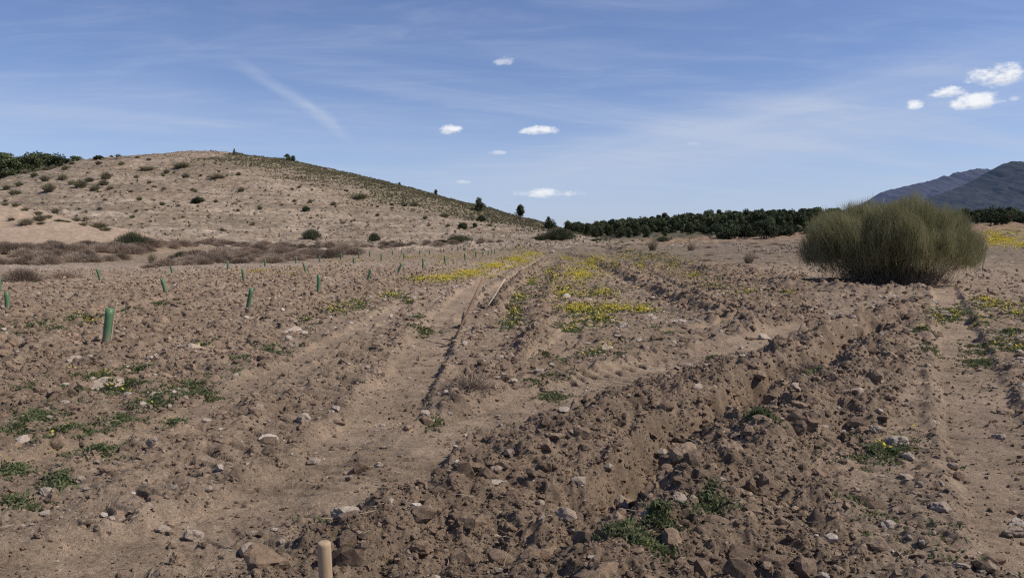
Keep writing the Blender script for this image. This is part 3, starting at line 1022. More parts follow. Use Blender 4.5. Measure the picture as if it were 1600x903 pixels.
def pine_parts(rng, h=4.5, w=1.7, n=2600, size=.24, low=.25):
    nl = rng.integers(13, 19); C = []; R = []
    for i in range(nl):
        t = low + (1 - low) * (i + rng.random()) / nl
        rad = w * (math.sin(math.pi * min(1, (t - low * .55) / (1.02 - low * .55)) ** .8) ** .8) * .62
        ph = rng.uniform(0, TAU)
        C.append((math.cos(ph) * rad * rng.uniform(.3, 1), math.sin(ph) * rad * rng.uniform(.3, 1), t * h * .9)); R.append(w * rng.uniform(.28, .48))
    v, f = leaf_crown(n, np.array(C), np.array(R), size, rng)
    parts = [tube([(0, 0, -.3), (.05, .03, h * .35), (-.03, .05, h * .75)], [.04 * h * .9, .03 * h, .012 * h], 7)]
    for c in C[::3]: parts.append(tube([(0, 0, c[2] * .6), (c[0] * .5, c[1] * .5, c[2] * .85), c], [.014 * h, .01 * h, .005 * h], 5))
    tv, tq = join(parts)
    return v, f, tv, quads_to_tris(tq)


def joined_tree(v, f, tv, tf, mats, name):
    V = np.concatenate([v, tv]); Fc = np.concatenate([f, tf + len(v)])
    return mk(name, V, Fc, mats, midx=np.concatenate([np.zeros(len(f)), np.ones(len(tf))]), link=False)


pr = np.random.default_rng(77)
PINE = [pine_parts(pr, 4.6, pr.uniform(1.5, 2.0), 3000, .24, pr.uniform(.04, .2)) for _ in range(6)]
PINE_J = [joined_tree(*p, [M_PINE, M_BARK], 'pine_tree') for p in PINE]
PINE_C = [mk('crown', p[0], p[1], M_PINE, link=False) for p in PINE]
PINE_T = [mk('trunk', p[2], p[3], M_BARK, link=False) for p in PINE]


def oak_parts(rng, w=1.5, h=2.0, n=3200, size=.15):
    nl = 20; C = []; R = []
    for i in range(nl):
        ph = rng.uniform(0, TAU); q = rng.random() ** .5
        C.append((math.cos(ph) * w * .62 * q, math.sin(ph) * w * .62 * q, h * (.22 + .52 * rng.random() * (1 - .4 * q)))); R.append(w * rng.uniform(.28, .42))
    v, f = leaf_crown(n, np.array(C), np.array(R), size, rng)
    v[:, 2] = np.maximum(v[:, 2], .03)
    tv, tq = join([tube([(.08 * k, .05 * k, -.2), (.2 * k, .1, .5 * h)], [.07, .04], 6) for k in (-1, 0, 1)])
    return v, f, tv, quads_to_tris(tq)


OAK = [oak_parts(pr, pr.uniform(1.4, 1.7), pr.uniform(1.8, 2.2)) for _ in range(4)]
OAK_C = [mk('crown', p[0], p[1], M_OAK, link=False) for p in OAK]
OAK_T = [mk('trunk', p[2], p[3], M_BARK, link=False) for p in OAK]


def tree(name, C, T, loc, rz, sc, label, cat, group=None):
    e = empty(name, loc, rz, sc)
    inst('crown', C, parent=e); inst('trunk', T, parent=e)
    return tag(e, label, cat, group)


# ------------------------------------------------------------------ the big broom shrub
bxp, byp = gp(1387, 444)
bxp, byp = bxp * 1.03, byp * 1.03
bz = float(ground_z(bxp, byp)[0])
scl = math.hypot(bxp, byp)
RX = 109 / FPX * scl; RZ = 109 / FPX * scl
print('broom', bxp, byp, RX, RZ)
root = empty('broom_shrub', (bxp, byp, bz))
tag(root, 'huge rounded broom shrub with thin grey green twigs at the right of the field', 'shrub')
br = np.random.default_rng(3)
for i in range(90):
    ph = br.uniform(0, TAU); an = math.radians(br.uniform(8, 70))
    dr = np.array([math.sin(an) * math.cos(ph), math.sin(an) * math.sin(ph), math.cos(an)])
    Rr = 1 / math.sqrt((math.sin(an) / RX) ** 2 + (math.cos(an) / RZ) ** 2)
    b0 = np.array([math.cos(ph) * RX * .46 * br.random() ** .5, math.sin(ph) * RX * .46 * br.random() ** .5, -.05])
    e_ = dr * Rr * .70
    pts = [b0, b0 * .5 + e_ * .35 + br.normal(size=3) * .06 - np.array([0, 0, .08]), e_ * .72 + b0 * .15 + br.normal(size=3) * .08, e_]
    parts = [tube(pts, [.040, .031, .021, .009], 6)]
    for k in range(5):
        s0 = pts[1] * (1 - k / 5) + pts[2] * (k / 5); dd = (e_ - b0) / np.linalg.norm(e_ - b0) + br.normal(size=3) * .3
        dd[2] += .25
        parts.append(tube([s0, s0 + dd * .45, s0 + dd * .9 + np.array([0, 0, .08])], [.013, .010, .006], 5))
    v, q = join(parts)
    mk('branch', v, q, M_BROOMW, parent=root, smooth=True)


def broom_crown(n, rng):
    ph = rng.uniform(0, TAU, n); an = np.radians(74) * rng.random(n) ** .55
    dr = np.stack([np.sin(an) * np.cos(ph), np.sin(an) * np.sin(ph), np.cos(an)], 1)
    lump = 1 + .19 * perlin(dr[:, 0] * 3.2 + 5, dr[:, 1] * 3.2 + dr[:, 2]) + .10 * perlin(dr[:, 0] * 8, dr[:, 1] * 8 + dr[:, 2] * 3)
    R = 1 / ((np.sin(an) / RX) ** 4.6 + (np.cos(an) / RZ) ** 4.6) ** (1 / 4.6) * lump
    f = .52 + .49 * rng.random(n) ** .7
    # gather the twigs into sprays
    ns = 1500; sp_ = rng.integers(0, ns, n)
    jit = rng.normal(size=(ns, 3)) * .18
    p = dr * (R * f)[:, None]
    ln = rng.uniform(.35, .95, n)
    t = dr * .5 + np.array([0, 0, .55]) + jit[sp_] + rng.normal(size=(n, 3)) * .16
    t /= np.linalg.norm(t, axis=1)[:, None]
    b = p - t * ln[:, None] * .85; tip = p + t * ln[:, None] * .15
    long_ = rng.random(n) < .004
    tip[long_] += t[long_] * .28 + np.array([0, 0, .12])
    low = b[:, 2] < .17 * RZ + .60 * RZ * np.clip(1 - np.hypot(b[:, 0], b[:, 1]) / RX, 0, 1)
    keep = ~(low & (rng.random(n) < .93))
    b, tip, ln = b[keep], tip[keep], ln[keep]
    b[:, 2] = np.maximum(b[:, 2], .15); tip[:, 2] = np.maximum(tip[:, 2], .2)
    return blades(b, tip, rng.uniform(.006, .012, len(b)), rng.normal(size=(len(b), 3)) * .03, rng)


v, f = broom_crown(115000, br)
mk('crown', v, f, M_BROOM, parent=root)
# dry undergrowth in its shade
v, f = twig_dome(11000, RX * .74, .6, br, (.15, .4), .010, .5, .3, 88)
o = mk('dry_undergrowth', v, f, M_DRY); o.location = (bxp - .1, byp - .6, bz)
tag(o, 'tangle of dry brown stems under the big broom shrub', 'dry grass', kind='stuff')

# ------------------------------------------------------------------ dry scrub band at the left
DRY_ME = [dry_shrub_mesh('dry_shrub', 2600, .95, .62, pr, .012, M_DRY) for _ in range(5)]
GREEN_ME = [dry_shrub_mesh('green_shrub', 3000, 1.0, 1.0, pr, .014, M_BUSHG, .8, (.3, .7), 70) for _ in range(3)]
TUSS_ME = [tussock_mesh('grass_tussock', 420, .62, .62, pr, .022, M_TUSS) for _ in range(5)]
STRAW_ME = [tussock_mesh('dry_grass_clump', 260, .4, .8, pr, .012, M_DRYG) for _ in range(3)]


def put(me_list, name, px, py, wpx, label, cat, group=None, nat=1.9, zs=1.0, sink=0.):
    x, y, dd = place(px, py)
    z = float(ground_z(x, y)[0])
    s = wpx / FPX * math.hypot(x, y) / nat
    o = inst(name, random.choice(me_list), (x, y, z - sink), random.uniform(0, TAU), (s * random.uniform(.92, 1.08), s * random.uniform(.9, 1.1), s * zs * random.uniform(.9, 1.1)))
    return tag(o, label, cat, group)


put(DRY_ME, 'dry_shrub', 35, 440, 62, 'round brown dry shrub nearest the field at far left', 'shrub', nat=1.9, zs=.8)
put(DRY_ME, 'dry_shrub', 97, 436, 52, 'round brown dry shrub just right of the nearest one at far left', 'shrub', nat=1.9, zs=.75)
rows = [((-30, 396), (225, 394), 26, 44), ((-30, 389), (240, 388), 22, 40), ((-20, 414), (190, 408), 15, 50), ((235, 418), (330, 412), 9, 44), ((290, 414), (440, 408), 13, 46), ((300, 404), (460, 402), 13, 44),
        ((330, 396), (560, 396), 16, 40), ((400, 390), (570, 388), 13, 36), ((260, 386), (420, 384), 14, 32), ((480, 402), (560, 398), 6, 36), ((560, 388), (700, 384), 12, 26), ((590, 383), (800, 380), 16, 22), ((-10, 404), (120, 402), 8, 36),
        ((420, 410), (520, 404), 7, 42), ((120, 384), (330, 380), 14, 26)]
for (x0, y0), (x1, y1), n, w in rows:
    for i in range(n):
        t = (i + random.uniform(-.4, 1.4)) / n
        put(DRY_ME, 'dry_shrub', x0 + (x1 - x0) * t, y0 + (y1 - y0) * t + random.gauss(0, 1.2), w * random.uniform(.55, 1.15), 'low grey brown dry shrub in the scrub belt below the hill', 'shrub', 'dry shrubs in the belt below the hill', nat=1.9, zs=random.uniform(.6, .95))
GS = [(207, 384, 46, .75, 'pale green broom bush in the scrub belt below the left slope'), (487, 374, 32, .85, 'round green broom bush in the scrub at the foot of the hill'), (585, 377, 22, 1.0, 'upright green broom bush right of the round one'),
      (285, 402, 26, .7, 'olive bush among brown scrub behind a tree tube'), (268, 412, 20, 1.1, 'thin upright green bush beside the olive one'), (718, 380, 40, .45, 'long low olive bush at the hill foot'), (690, 381, 30, .4, 'low brown green bush left of the long olive one'),
      (872, 376, 62, .5, 'wide grey green bush at the far end of the field'), (845, 376, 34, .4, 'low bush at the left shoulder of the wide grey green one'), (1035, 380, 26, .6, 'small pale green broom bush beyond the field'), (935, 378, 30, .35, 'low olive bush right of the far end of the field')]
for px, py, w, zs, lb in GS: put(GREEN_ME, 'green_shrub', px, py, w, lb, 'shrub', nat=2.0, zs=zs)
for px, py, w, lb in [(238, 412, 18, 'clump of tall straw coloured grass in the scrub belt'), (497, 388, 16, 'straw coloured grass clump below the round green bush'), (1080, 392, 20, 'dry straw clump on the fallow beyond the field'), (1170, 412, 26, 'small pale grass clump on grey fallow ground'), (1020, 392, 26, 'wispy straw clump left of the rubble heap')]:
    put(STRAW_ME, 'dry_grass_clump', px, py, w, lb, 'dry grass', nat=.8)
for i in range(90):
    px = random.uniform(930, 1250); py = random.uniform(382, 425)
    put(DRY_ME, 'dry_shrub', px, py, random.uniform(9, 22), 'low dry tuft on the grey fallow between the field and the wood', 'shrub', 'dry tufts on the fallow', nat=1.9, zs=random.uniform(.2, .4))

# ------------------------------------------------------------------ the hill: bushes, tussocks, trees
HT = [(24, 305, 20, 1), (77, 300, 24, 1), (126, 293, 26, 1), (162, 290, 18, 1), (166, 279, 22, 1), (70, 283, 18, 1), (53, 275, 14, 1), (260, 270, 14, 1), (290, 278, 14, 1), (377, 299, 14, 1), (339, 278, 30, .5),
      (284, 262, 34, .45), (230, 266, 32, .5), (213, 278, 10, 1), (233, 286, 10, 1), (256, 297, 10, 1), (254, 322, 12, 1), (337, 317, 10, 1), (87, 333, 16, 1), (41, 354, 26, .7), (154, 354, 36, .5), (62, 342, 22, .9), (119, 346, 16, .8), (134, 344, 12, 1),
      (156, 327, 10, 1), (164, 314, 10, 1), (301, 297, 10, 1), (341, 269, 9, 1), (373, 273, 10, 1), (395, 351, 10, 1), (207, 340, 10, 1), (185, 243, 12, 1), (233, 250, 10, 1), (190, 258, 12, 1), (154, 258, 12, 1), (102, 265, 14, 1), (218, 314, 12, 1),
      (406, 328, 12, 1), (521, 320, 13, 1), (485, 316, 11, 1), (440, 322, 8, 1), (460, 314, 9, 1), (468, 293, 9, 1), (647, 322, 17, 1), (562, 310, 36, .5), (633, 322, 12, 1), (694, 339, 22, .7), (664, 342, 12, 1), (670, 352, 9, 1), (590, 336, 9, 1), (612, 320, 9, 1), (536, 349, 14, .7), (810, 343, 14, 1), (700, 354, 10, 1), (735, 343, 14, .7), (765, 352, 14, .7),
      (8, 321, 14, .6), (24, 325, 16, .6), (40, 329, 15, .6), (60, 337, 16, .6), (76, 341, 14, .6), (92, 346, 18, .6), (104, 348, 14, .6), (130, 354, 16, .6), (165, 359, 20, .5), (18, 346, 12, .7), (64, 352, 14, .6), (98, 280, 20, .8), (112, 288, 16, .8), (140, 284, 18, .8), (148, 297, 20, .8), (172, 296, 14, .8), (30, 290, 14, 1), (10, 296, 14, 1), (205, 300, 9, 1), (40, 268, 14, .8), (70, 266, 14, .8), (84, 259, 12, .8), (112, 256, 12, .8)]
for px, py, w, zs in HT:
    put(TUSS_ME, 'grass_tussock', px, py + 1, w * 1.1, 'olive bush dotted on the open pale face of the hill', 'bush', 'olive bushes on the hill face', nat=1.35, zs=zs * 1.1)
hn = 0
while hn < 235:
    px = random.uniform(0, 830); py = random.uniform(243, 372)
    x, y, dd = place(px, py)
    Hq = float(np.interp(x, HX, HZ))
    if Hq < 1 or y < 96 or y > 228: continue
    hn += 1
    small = random.random() < .75
    o = put(TUSS_ME, 'grass_tussock', px, py, random.uniform(3.5, 7) if small else random.uniform(6, 11), 'tiny olive tussock scattered over the pale hillside', 'grass tussock', 'small tussocks on the hillside', nat=1.35, zs=random.uniform(.7, 1.2))


def tuft_cloud(n, rng):
    """grass of the far flank, one mass"""
    X = rng.uniform(-90, 40, n * 6); Y = rng.uniform(110, 246, n * 6)
    c, gfk = ground_color(X.astype(F32), Y.astype(F32), land(X, Y), *(np.zeros(n * 6, F32),) * 3)
    k = np.nonzero(rng.random(n * 6) < gfk * .9 + .015 * (Y > 100))[0][:n]
    X, Y = X[k], Y[k]; Z = ground_z(X, Y); m = len(X); nb = 9
    s = rng.uniform(.22, .52, m)
    ph = rng.uniform(0, TAU, (m, nb)); a = rng.random((m, nb)) ** .7
    b = np.stack([X[:, None] + np.cos(ph) * a * .22 * s[:, None], Y[:, None] + np.sin(ph) * a * .22 * s[:, None], np.repeat(Z[:, None] - .05, nb, 1)], -1)
    t = np.stack([X[:, None] + np.cos(ph) * a * .7 * s[:, None], Y[:, None] + np.sin(ph) * a * .7 * s[:, None], Z[:, None] + s[:, None] * (1 - .5 * a * a) * .95], -1)
    b, t = b.reshape(-1, 3), t.reshape(-1, 3)
    return blades(b, t, np.full(len(b), .10), np.zeros((len(b), 3)), rng)


M_TUSSF = leaf_mat('flank_grass', [(.135, .122, .072), (.205, .180, .108)], .25, 0, .15, False)
v, f = tuft_cloud(19000, pr)
o = mk('flank_grass', v, f, M_TUSSF); tag(o, 'olive grass covering the right flank of the hill', 'grass', kind='stuff')

def hill_tufts(n, rng):
    X = rng.uniform(-165, 30, n); Y = 98 + 132 * rng.random(n) ** 1.1
    k = (np.interp(X, HX, HZ) > 1) & (np.abs(X) < .7 * Y) & (perlin(X * .11, Y * .11) + .5 * perlin(X * .5, Y * .5) > -.1)
    X, Y = X[k], Y[k]; Z = ground_z(X, Y); m = len(X); nb = 8
    s = np.minimum(.12 * rng.random(m) ** -.35, .45)
    ph = rng.uniform(0, TAU, (m, nb)); a = rng.random((m, nb)) ** .6
    b = np.stack([X[:, None] + np.cos(ph) * a * .3 * s[:, None], Y[:, None] + np.sin(ph) * a * .3 * s[:, None], np.repeat(Z[:, None] - .03, nb, 1)], -1)
    t = np.stack([X[:, None] + np.cos(ph) * a * s[:, None], Y[:, None] + np.sin(ph) * a * s[:, None], Z[:, None] + s[:, None] * (1 - .6 * a * a)], -1)
    b, t = b.reshape(-1, 3), t.reshape(-1, 3)
    return blades(b, t, np.full(len(b), .07), np.zeros((len(b), 3)), rng)


M_TUFTD = leaf_mat('dry_tufts', [(.15, .115, .078), (.24, .185, .125)], .3, 0, .1, False)
v, f = hill_tufts(9000, pr)
o = mk('dry_tufts', v, f, M_TUFTD); tag(o, 'tiny dry tufts speckling the bare hillside', 'dry grass', kind='stuff')

HB = [(309, 318, 20, .8, 'dark round juniper alone in the middle of the bare hill face'), (724, 358, 19, .9, 'dark round juniper near the foot of the hill, below the pine on the flank'), (752, 348, 18, .8, 'dark ragged bush just above the round juniper at the hill foot'), (860, 360, 23, 1.0, 'round dark green bush at the tail of the hill'), (154, 250, 15, .7, 'dark bush on the skyline right of the ridge pines'), (478, 331, 14, .9, 'dark round bush on the lower hill face'), (742, 356, 10, 1.0, 'small dark bush between the two junipers')]
for i, (px, py, w, zs, lb) in enumerate(HB):
    x, y, dd = place(px, py); z = float(ground_z(x, y)[0]); s = w / FPX * math.hypot(x, y) / 2.9
    tree('juniper_bush', OAK_C[i % 4], OAK_T[i % 4], (x, y, z - .1), random.uniform(0, 6), (s, s, s * zs * 1.25), lb, 'bush')


def put_pine(px, py, hpx, label, group=None, y_at=None, wide=1., parts=True, top=None):
    if y_at is None: x, y, dd = place(px, py)
    else:
        d = ray(px, py); y = y_at; x = d[0] / d[1] * y
    z = float(ground_z(x, y)[0])
    if y_at is not None:      # a tree beyond the crest: only its top shows
        pass
    s = hpx / FPX * math.hypot(x, y) / 4.4
    if top is not None: s = max(.25, (CAM_H + (372 - top) / FPX * y - z) / 4.5)
    i = random.randrange(6)
    if parts: return tree('pine_tree', PINE_C[i], PINE_T[i], (x, y, z - .15), random.uniform(0, 6), (s * wide, s * wide, s), label, 'tree', group)
    o = inst('pine_tree', PINE_J[i], (x, y, z - .15), random.uniform(0, 6), (s * wide, s * wide, s))
    return tag(o, label, 'tree', group)


put_pine(749, 331, 21, 'lone pine standing on the grassy flank of the hill', wide=1.15)
put_pine(812, 340, 19, 'small round pine on the skyline low on the hill', wide=1.2)
put_pine(857, 344, 12, 'slim dark young pine at the tail of the hill')
put_pine(681, 301, 9, 'tiny dark tree on the skyline of the grassy flank', wide=1.3)
put_pine(624, 287, 6, 'lowest dark tree on the grassy skyline, upslope of the tiny one', wide=1.5)
put_pine(449, 252, 11, 'dark tree pair on the skyline, left one', wide=1.4)
put_pine(458, 253, 9, 'dark tree pair on the skyline, right one', wide=1.4)
put_pine(366, 243, 9, 'spindly little tree on the very top of the hill', wide=.6)
# pines on the left ridge
for i, (px, by, hp, yy) in enumerate([(6, 290, 44, 238), (22, 284, 46, 240), (38, 280, 42, 238), (52, 276, 38, 242), (64, 270, 33, 240), (74, 264, 24, 243), (90, 263, 26, 240), (100, 262, 24, 242), (110, 262, 22, 239), (-8, 292, 48, 240), (14, 292, 38, 228), (32, 288, 36, 229), (50, 282, 30, 231), (-22, 296, 48, 236), (118, 256, 12, 240)]):
    put_pine(px, by, hp, ['dark green pine in the dense row on the left ridge', 'short dark pine at the right end of the ridge row'][by < 263 and px > 85], 'pines on the left ridge' if not (by < 263 and px > 85) else 'pines at the end of the ridge row', y_at=yy - 8, wide=1.35, top=242 + random.uniform(-4, 7))

# ------------------------------------------------------------------ the wood beyond the field
front = [(1140, 374, 46), (1172, 373, 40), (1195, 374, 52), (1222, 371, 40), (1100, 365, 28), (1062, 361, 24), (1118, 366, 26), (1241, 365, 24), (1272, 366, 30), (1085, 362, 22), (1040, 360, 20), (1005, 358, 18), (965, 357, 16), (948, 360, 14), (1258, 366, 20), (1555, 353, 42), (1540, 350, 22), (1590, 349, 26), (1525, 348, 24), (1606, 350, 26)]
for i, (px, py, w) in enumerate(front):
    x, y, dd = on_land(px, py, 100, 300)
    z = float(ground_z(x, y)[0]); s = w / FPX * math.hypot(x, y) / 2.9
    tree('holm_oak', OAK_C[i % 4], OAK_T[i % 4], (x, y, z - .2), random.uniform(0, 6), (s, s, s * random.uniform(.85, 1.1)), 'round dark holm oak bush in front of the pine wood' if px < 1400 else 'round dark holm oak beyond the field right of the broom shrub', 'tree', 'holm oaks along the edge of the wood' if px < 1400 else 'holm oaks right of the broom')
cnt = 0
wr = np.random.default_rng(21)
cells = []
while cnt < 290:
    px = wr.uniform(885, 1300) if wr.random() < .78 else wr.uniform(1490, 1660)
    y = 158 + 160 * wr.random() ** .9
    x = (px - 800) / FPX * y
    if np.interp(x, HX, HZ) > 2.0 and y < 240: continue
    if any((x - a) ** 2 + (y - b) ** 2 < 4.6 for a, b in cells): continue
    cells.append((x, y))
    z = float(ground_z(x, y)[0]); i = int(wr.integers(0, 6))
    s = wr.uniform(.62, 1.12) * (.52 + .50 * min(1, (y - 158) / 70.))
    cap = float(np.interp(px, [885, 930, 960, 1080, 1180, 1300, 1500, 1660], [347, 343, 339, 331, 325.5, 322, 323, 323])) + wr.uniform(-3, 7)
    s = min(s, (CAM_H + (372 - cap) / FPX * y - z) / 4.6)
    if s < .33: continue
    o = inst('pine_tree', PINE_J[i], (x, y, z - .2), wr.uniform(0, 6), (s * 1.12, s * 1.12, s))
    tag(o, 'dark green pine in the wood that closes the valley', 'tree', 'pines of the wood')
    cnt += 1

# the trees deeper in the wood, past those one can tell apart
FV_, FF_, FM_, off_ = [], [], [], 0
for _ in range(420):
    px = wr.uniform(885, 1310) if wr.random() < .75 else wr.uniform(1490, 1680)
    y = wr.uniform(175, 335); x = (px - 800) / FPX * y
    if np.interp(x, HX, HZ) > 1.6 and y < 240: continue
    z = float(ground_z(x, y)[0])
    cap = float(np.interp(px, [885, 930, 960, 1080, 1180, 1300, 1500, 1660], [348, 345, 341, 334, 329, 325, 326, 326])) + wr.uniform(-2, 8)
    sc_ = min(wr.uniform(.7, 1.15), (CAM_H + (372 - cap) / FPX * y - z) / 4.6)
    if sc_ < .3: continue
    p = PINE[int(wr.integers(0, 6))]; nt_ = len(p[1]); pick = wr.permutation(nt_)[:700]
    tri = p[0][p[1][pick]]; cen = tri.mean(1, keepdims=True); tri = cen + (tri - cen) * 2.0
    a_ = wr.uniform(0, TAU); ca_, sa_ = math.cos(a_), math.sin(a_)
    q = tri.reshape(-1, 3) * np.array([1.15, 1.15, 1.0]) * sc_
    q = np.stack([q[:, 0] * ca_ - q[:, 1] * sa_ + x, q[:, 0] * sa_ + q[:, 1] * ca_ + y, q[:, 2] + z - .2], 1)
    FV_.append(q); FF_.append(np.arange(len(q)).reshape(-1, 3) + off_); off_ += len(q)
M_WOODF = leaf_mat('far_pine_needles', [(.044, .060, .031), (.110, .122, .060)], .16, 0, .12, False)
o = mk('pine_wood', np.concatenate(FV_), np.concatenate(FF_), M_WOODF)
tag(o, 'pines deeper in the wood merging into one dark band', 'wood', kind='stuff')

# ------------------------------------------------------------------ weeds and flowers
def veg_mesh(spots, rng, leaf_px=.0024):
    pass


PATCH = [  # px, py, rx, ry (px), leaves, flowers
    (655, 438, 30, 5, 260, 420), (690, 436, 34, 6, 360, 1900), (735, 428, 34, 7, 360, 2900), (775, 416, 30, 6, 300, 3000), (808, 406, 26, 6, 240, 3000), (832, 397, 20, 4, 150, 1600), (815, 392, 24, 3, 90, 400),
    (905, 430, 38, 13, 520, 3000), (925, 412, 30, 9, 260, 2800), (885, 405, 20, 5, 120, 500), (880, 460, 26, 12, 420, 650), (940, 458, 40, 10, 420, 600), (960, 484, 56, 9, 520, 850), (900, 486, 34, 8, 420, 700), (935, 500, 26, 7, 300, 350), (1000, 486, 26, 5, 200, 450), (868, 440, 14, 16, 260, 500), (960, 420, 10, 9, 120, 260), (1000, 417, 10, 9, 110, 420), (975, 405, 26, 4, 120, 400),
    (1050, 418, 50, 14, 380, 900), (1085, 432, 40, 10, 220, 350), (1015, 408, 40, 6, 150, 500), (1120, 448, 40, 9, 200, 140), (1170, 458, 24, 5, 120, 120), (990, 400, 30, 3, 80, 250),
    (805, 490, 12, 14, 380, 130), (812, 465, 12, 10, 300, 220), (832, 440, 14, 12, 300, 260), (858, 424, 14, 8, 200, 260), (800, 510, 20, 7, 260, 60),
    (540, 480, 36, 9, 420, 130), (520, 488, 18, 6, 180, 90), (560, 475, 22, 5, 200, 40), (615, 462, 26, 6, 280, 160), (640, 470, 16, 5, 160, 20), (660, 512, 22, 6, 240, 10), (480, 502, 12, 6, 120, 5), (650, 500, 16, 4, 120, 0),
    (400, 426, 44, 4, 90, 520), (455, 430, 30, 4, 80, 90), (470, 423, 26, 2, 30, 140), (560, 409, 40, 2, 40, 150), (640, 402, 40, 3, 60, 240), (700, 402, 46, 4, 80, 330), (740, 396, 40, 3, 60, 260), (690, 412, 30, 4, 70, 200), (520, 410, 30, 2, 30, 120),
    (170, 608, 26, 8, 420, 40), (150, 592, 26, 5, 240, 70), (205, 605, 26, 6, 300, 12), (300, 603, 22, 5, 260, 8), (262, 618, 20, 5, 240, 0), (310, 617, 16, 4, 160, 0), (240, 632, 20, 6, 260, 16), (195, 655, 20, 6, 240, 0), (110, 678, 34, 8, 420, 24), (85, 690, 22, 9, 320, 46), (60, 650, 30, 6, 220, 0), (20, 665, 26, 6, 200, 4), (60, 615, 24, 5, 180, 8), (120, 620, 24, 5, 160, 14), (20, 730, 34, 9, 110, 6), (95, 752, 22, 9, 130, 0), (20, 785, 40, 12, 110, 0), (150, 715, 22, 6, 220, 4), (170, 698, 20, 4, 130, 0), (220, 584, 20, 4, 120, 10), (350, 585, 24, 5, 180, 2), (372, 565, 20, 4, 120, 6), (430, 545, 24, 5, 150, 2), (275, 655, 12, 4, 80, 0), (215, 690, 14, 3, 70, 0),
    (50, 512, 40, 6, 320, 4), (120, 497, 30, 6, 260, 30), (200, 487, 24, 5, 230, 6), (250, 478, 22, 5, 190, 4), (20, 525, 30, 5, 210, 2), (320, 545, 16, 5, 100, 26), (140, 503, 16, 5, 120, 46), (90, 520, 24, 4, 110, 0),
    (1490, 486, 30, 10, 420, 60), (1470, 492, 24, 8, 260, 90), (1560, 480, 40, 8, 320, 330), (1540, 470, 26, 5, 160, 240), (1590, 492, 26, 6, 200, 120), (1555, 540, 44, 10, 480, 110), (1590, 545, 24, 6, 200, 80), (1530, 560, 18, 5, 180, 12), (1440, 526, 20, 5, 190, 60), (1450, 550, 14, 5, 110, 0), (1575, 520, 30, 6, 150, 60), (1230, 459, 12, 3, 60, 120), (1535, 505, 20, 5, 120, 60),
    (1370, 705, 40, 14, 620, 36), (1345, 702, 14, 6, 100, 60), (1100, 824, 22, 13, 420, 0), (1030, 858, 18, 12, 260, 0), (990, 895, 34, 10, 380, 4), (1190, 690, 18, 9, 200, 0), (1265, 600, 16, 6, 120, 6), (1065, 660, 10, 6, 90, 2), (935, 785, 7, 9, 60, 0),
    (860, 580, 20, 7, 260, 0), (862, 612, 18, 5, 190, 0), (930, 556, 24, 7, 260, 90), (955, 545, 18, 5, 100, 70), (1045, 520, 22, 5, 200, 20), (895, 512, 26, 5, 180, 60), (1110, 565, 14, 5, 80, 0), (835, 600, 10, 4, 60, 0), (680, 655, 8, 6, 50, 6),
    (1562, 374, 34, 9, 200, 4400), (1590, 362, 26, 4, 60, 500), (1545, 366, 16, 5, 60, 600), (1600, 384, 26, 5, 60, 700), (1640, 380, 40, 8, 60, 700),
]


def patch_points(px, py, rx, ry, n, rng):
    a = rng.uniform(0, TAU, n); q = np.abs(rng.normal(size=n)) * (.62 if py < 540 else .85)
    X = px + rx * 1.15 * q * np.cos(a) * (1 + .25 * np.sin(3 * a + px)); Y = py + ry * 1.15 * q * np.sin(a) * (1 + .2 * np.cos(2 * a + py))
    ok_ = (Y > 383.5) if py > 390 else (Y > 340)
    X, Y = X[ok_], Y[ok_]
    dxx = (X - 800) / FPX; dy = (451.5 - Y) / FPX
    dz = -sp + dy * cp; dyy = cp + dy * sp
    if py > 390:
        t = -CAM_H / dz; gx_, gy_ = dxx * t, dyy * t
    else:
        pts = [on_land(a_, b_) for a_, b_ in zip(X, Y)]
        gx_ = np.array([p_[0] for p_ in pts]); gy_ = np.array([p_[1] for p_ in pts])
    # break the ellipse up into tufts
    k = (perlin(gx_ * 2.7 + 3, gy_ * 2.7) + .5 * perlin(gx_ * 7, gy_ * 7)) > (-.30 if 385 < py < 515 else -.05) + .6 * (rng.random(len(X)) - .5)
    return gx_[k].astype(F32), gy_[k].astype(F32)


def weeds(X, Y, rng, dist):
    """small spreading leaves around each spot"""
    Z = ground_z(X, Y); n = len(X); nb = 6
    s = (.016 + .027 * rng.random(n) ** 2) * (1 + .03 * dist)
    ph = rng.uniform(0, TAU, (n, nb)); el = rng.uniform(.05, .75, (n, nb))
    ln = s[:, None] * rng.uniform(.6, 1.3, (n, nb))
    b = np.stack([np.repeat(X[:, None], nb, 1) + rng.normal(size=(n, nb)) * .02, np.repeat(Y[:, None], nb, 1) + rng.normal(size=(n, nb)) * .02, np.repeat(Z[:, None] - .005, nb, 1)], -1)
    t = b + np.stack([np.cos(ph) * np.cos(el) * ln, np.sin(ph) * np.cos(el) * ln, np.sin(el) * ln + .01], -1)
    w = np.full(n * nb, 1) * np.repeat(.0065 + .0009 * dist, nb)
    return blades(b.reshape(-1, 3), t.reshape(-1, 3), w, np.zeros((n * nb, 3)) + np.array([0, 0, .006]), rng)


def flowers(X, Y, rng, dist):
    Z = ground_z(X, Y); n = len(X)
    rr = (.007 + .005 * rng.random(n)) * (1 + .026 * dist); h = rng.uniform(.02, .10, n)
    tx, ty = rng.normal(size=n) * .45, rng.normal(size=n) * .45
    V = []
    for k in range(6):
        a = TAU * k / 6
        dx, dy = np.cos(a) * rr, np.sin(a) * rr
        V.append(np.stack([X + dx, Y + dy, Z + h + dx * tx + dy * ty], 1))
    V = np.stack(V, 1); i = np.arange(n)[:, None] * 6
    T = np.concatenate([i + np.array([[0, 1, 2]]), i + np.array([[0, 2, 3]]), i + np.array([[0, 3, 4]]), i + np.array([[0, 4, 5]])])
    return V.reshape(-1, 3), T


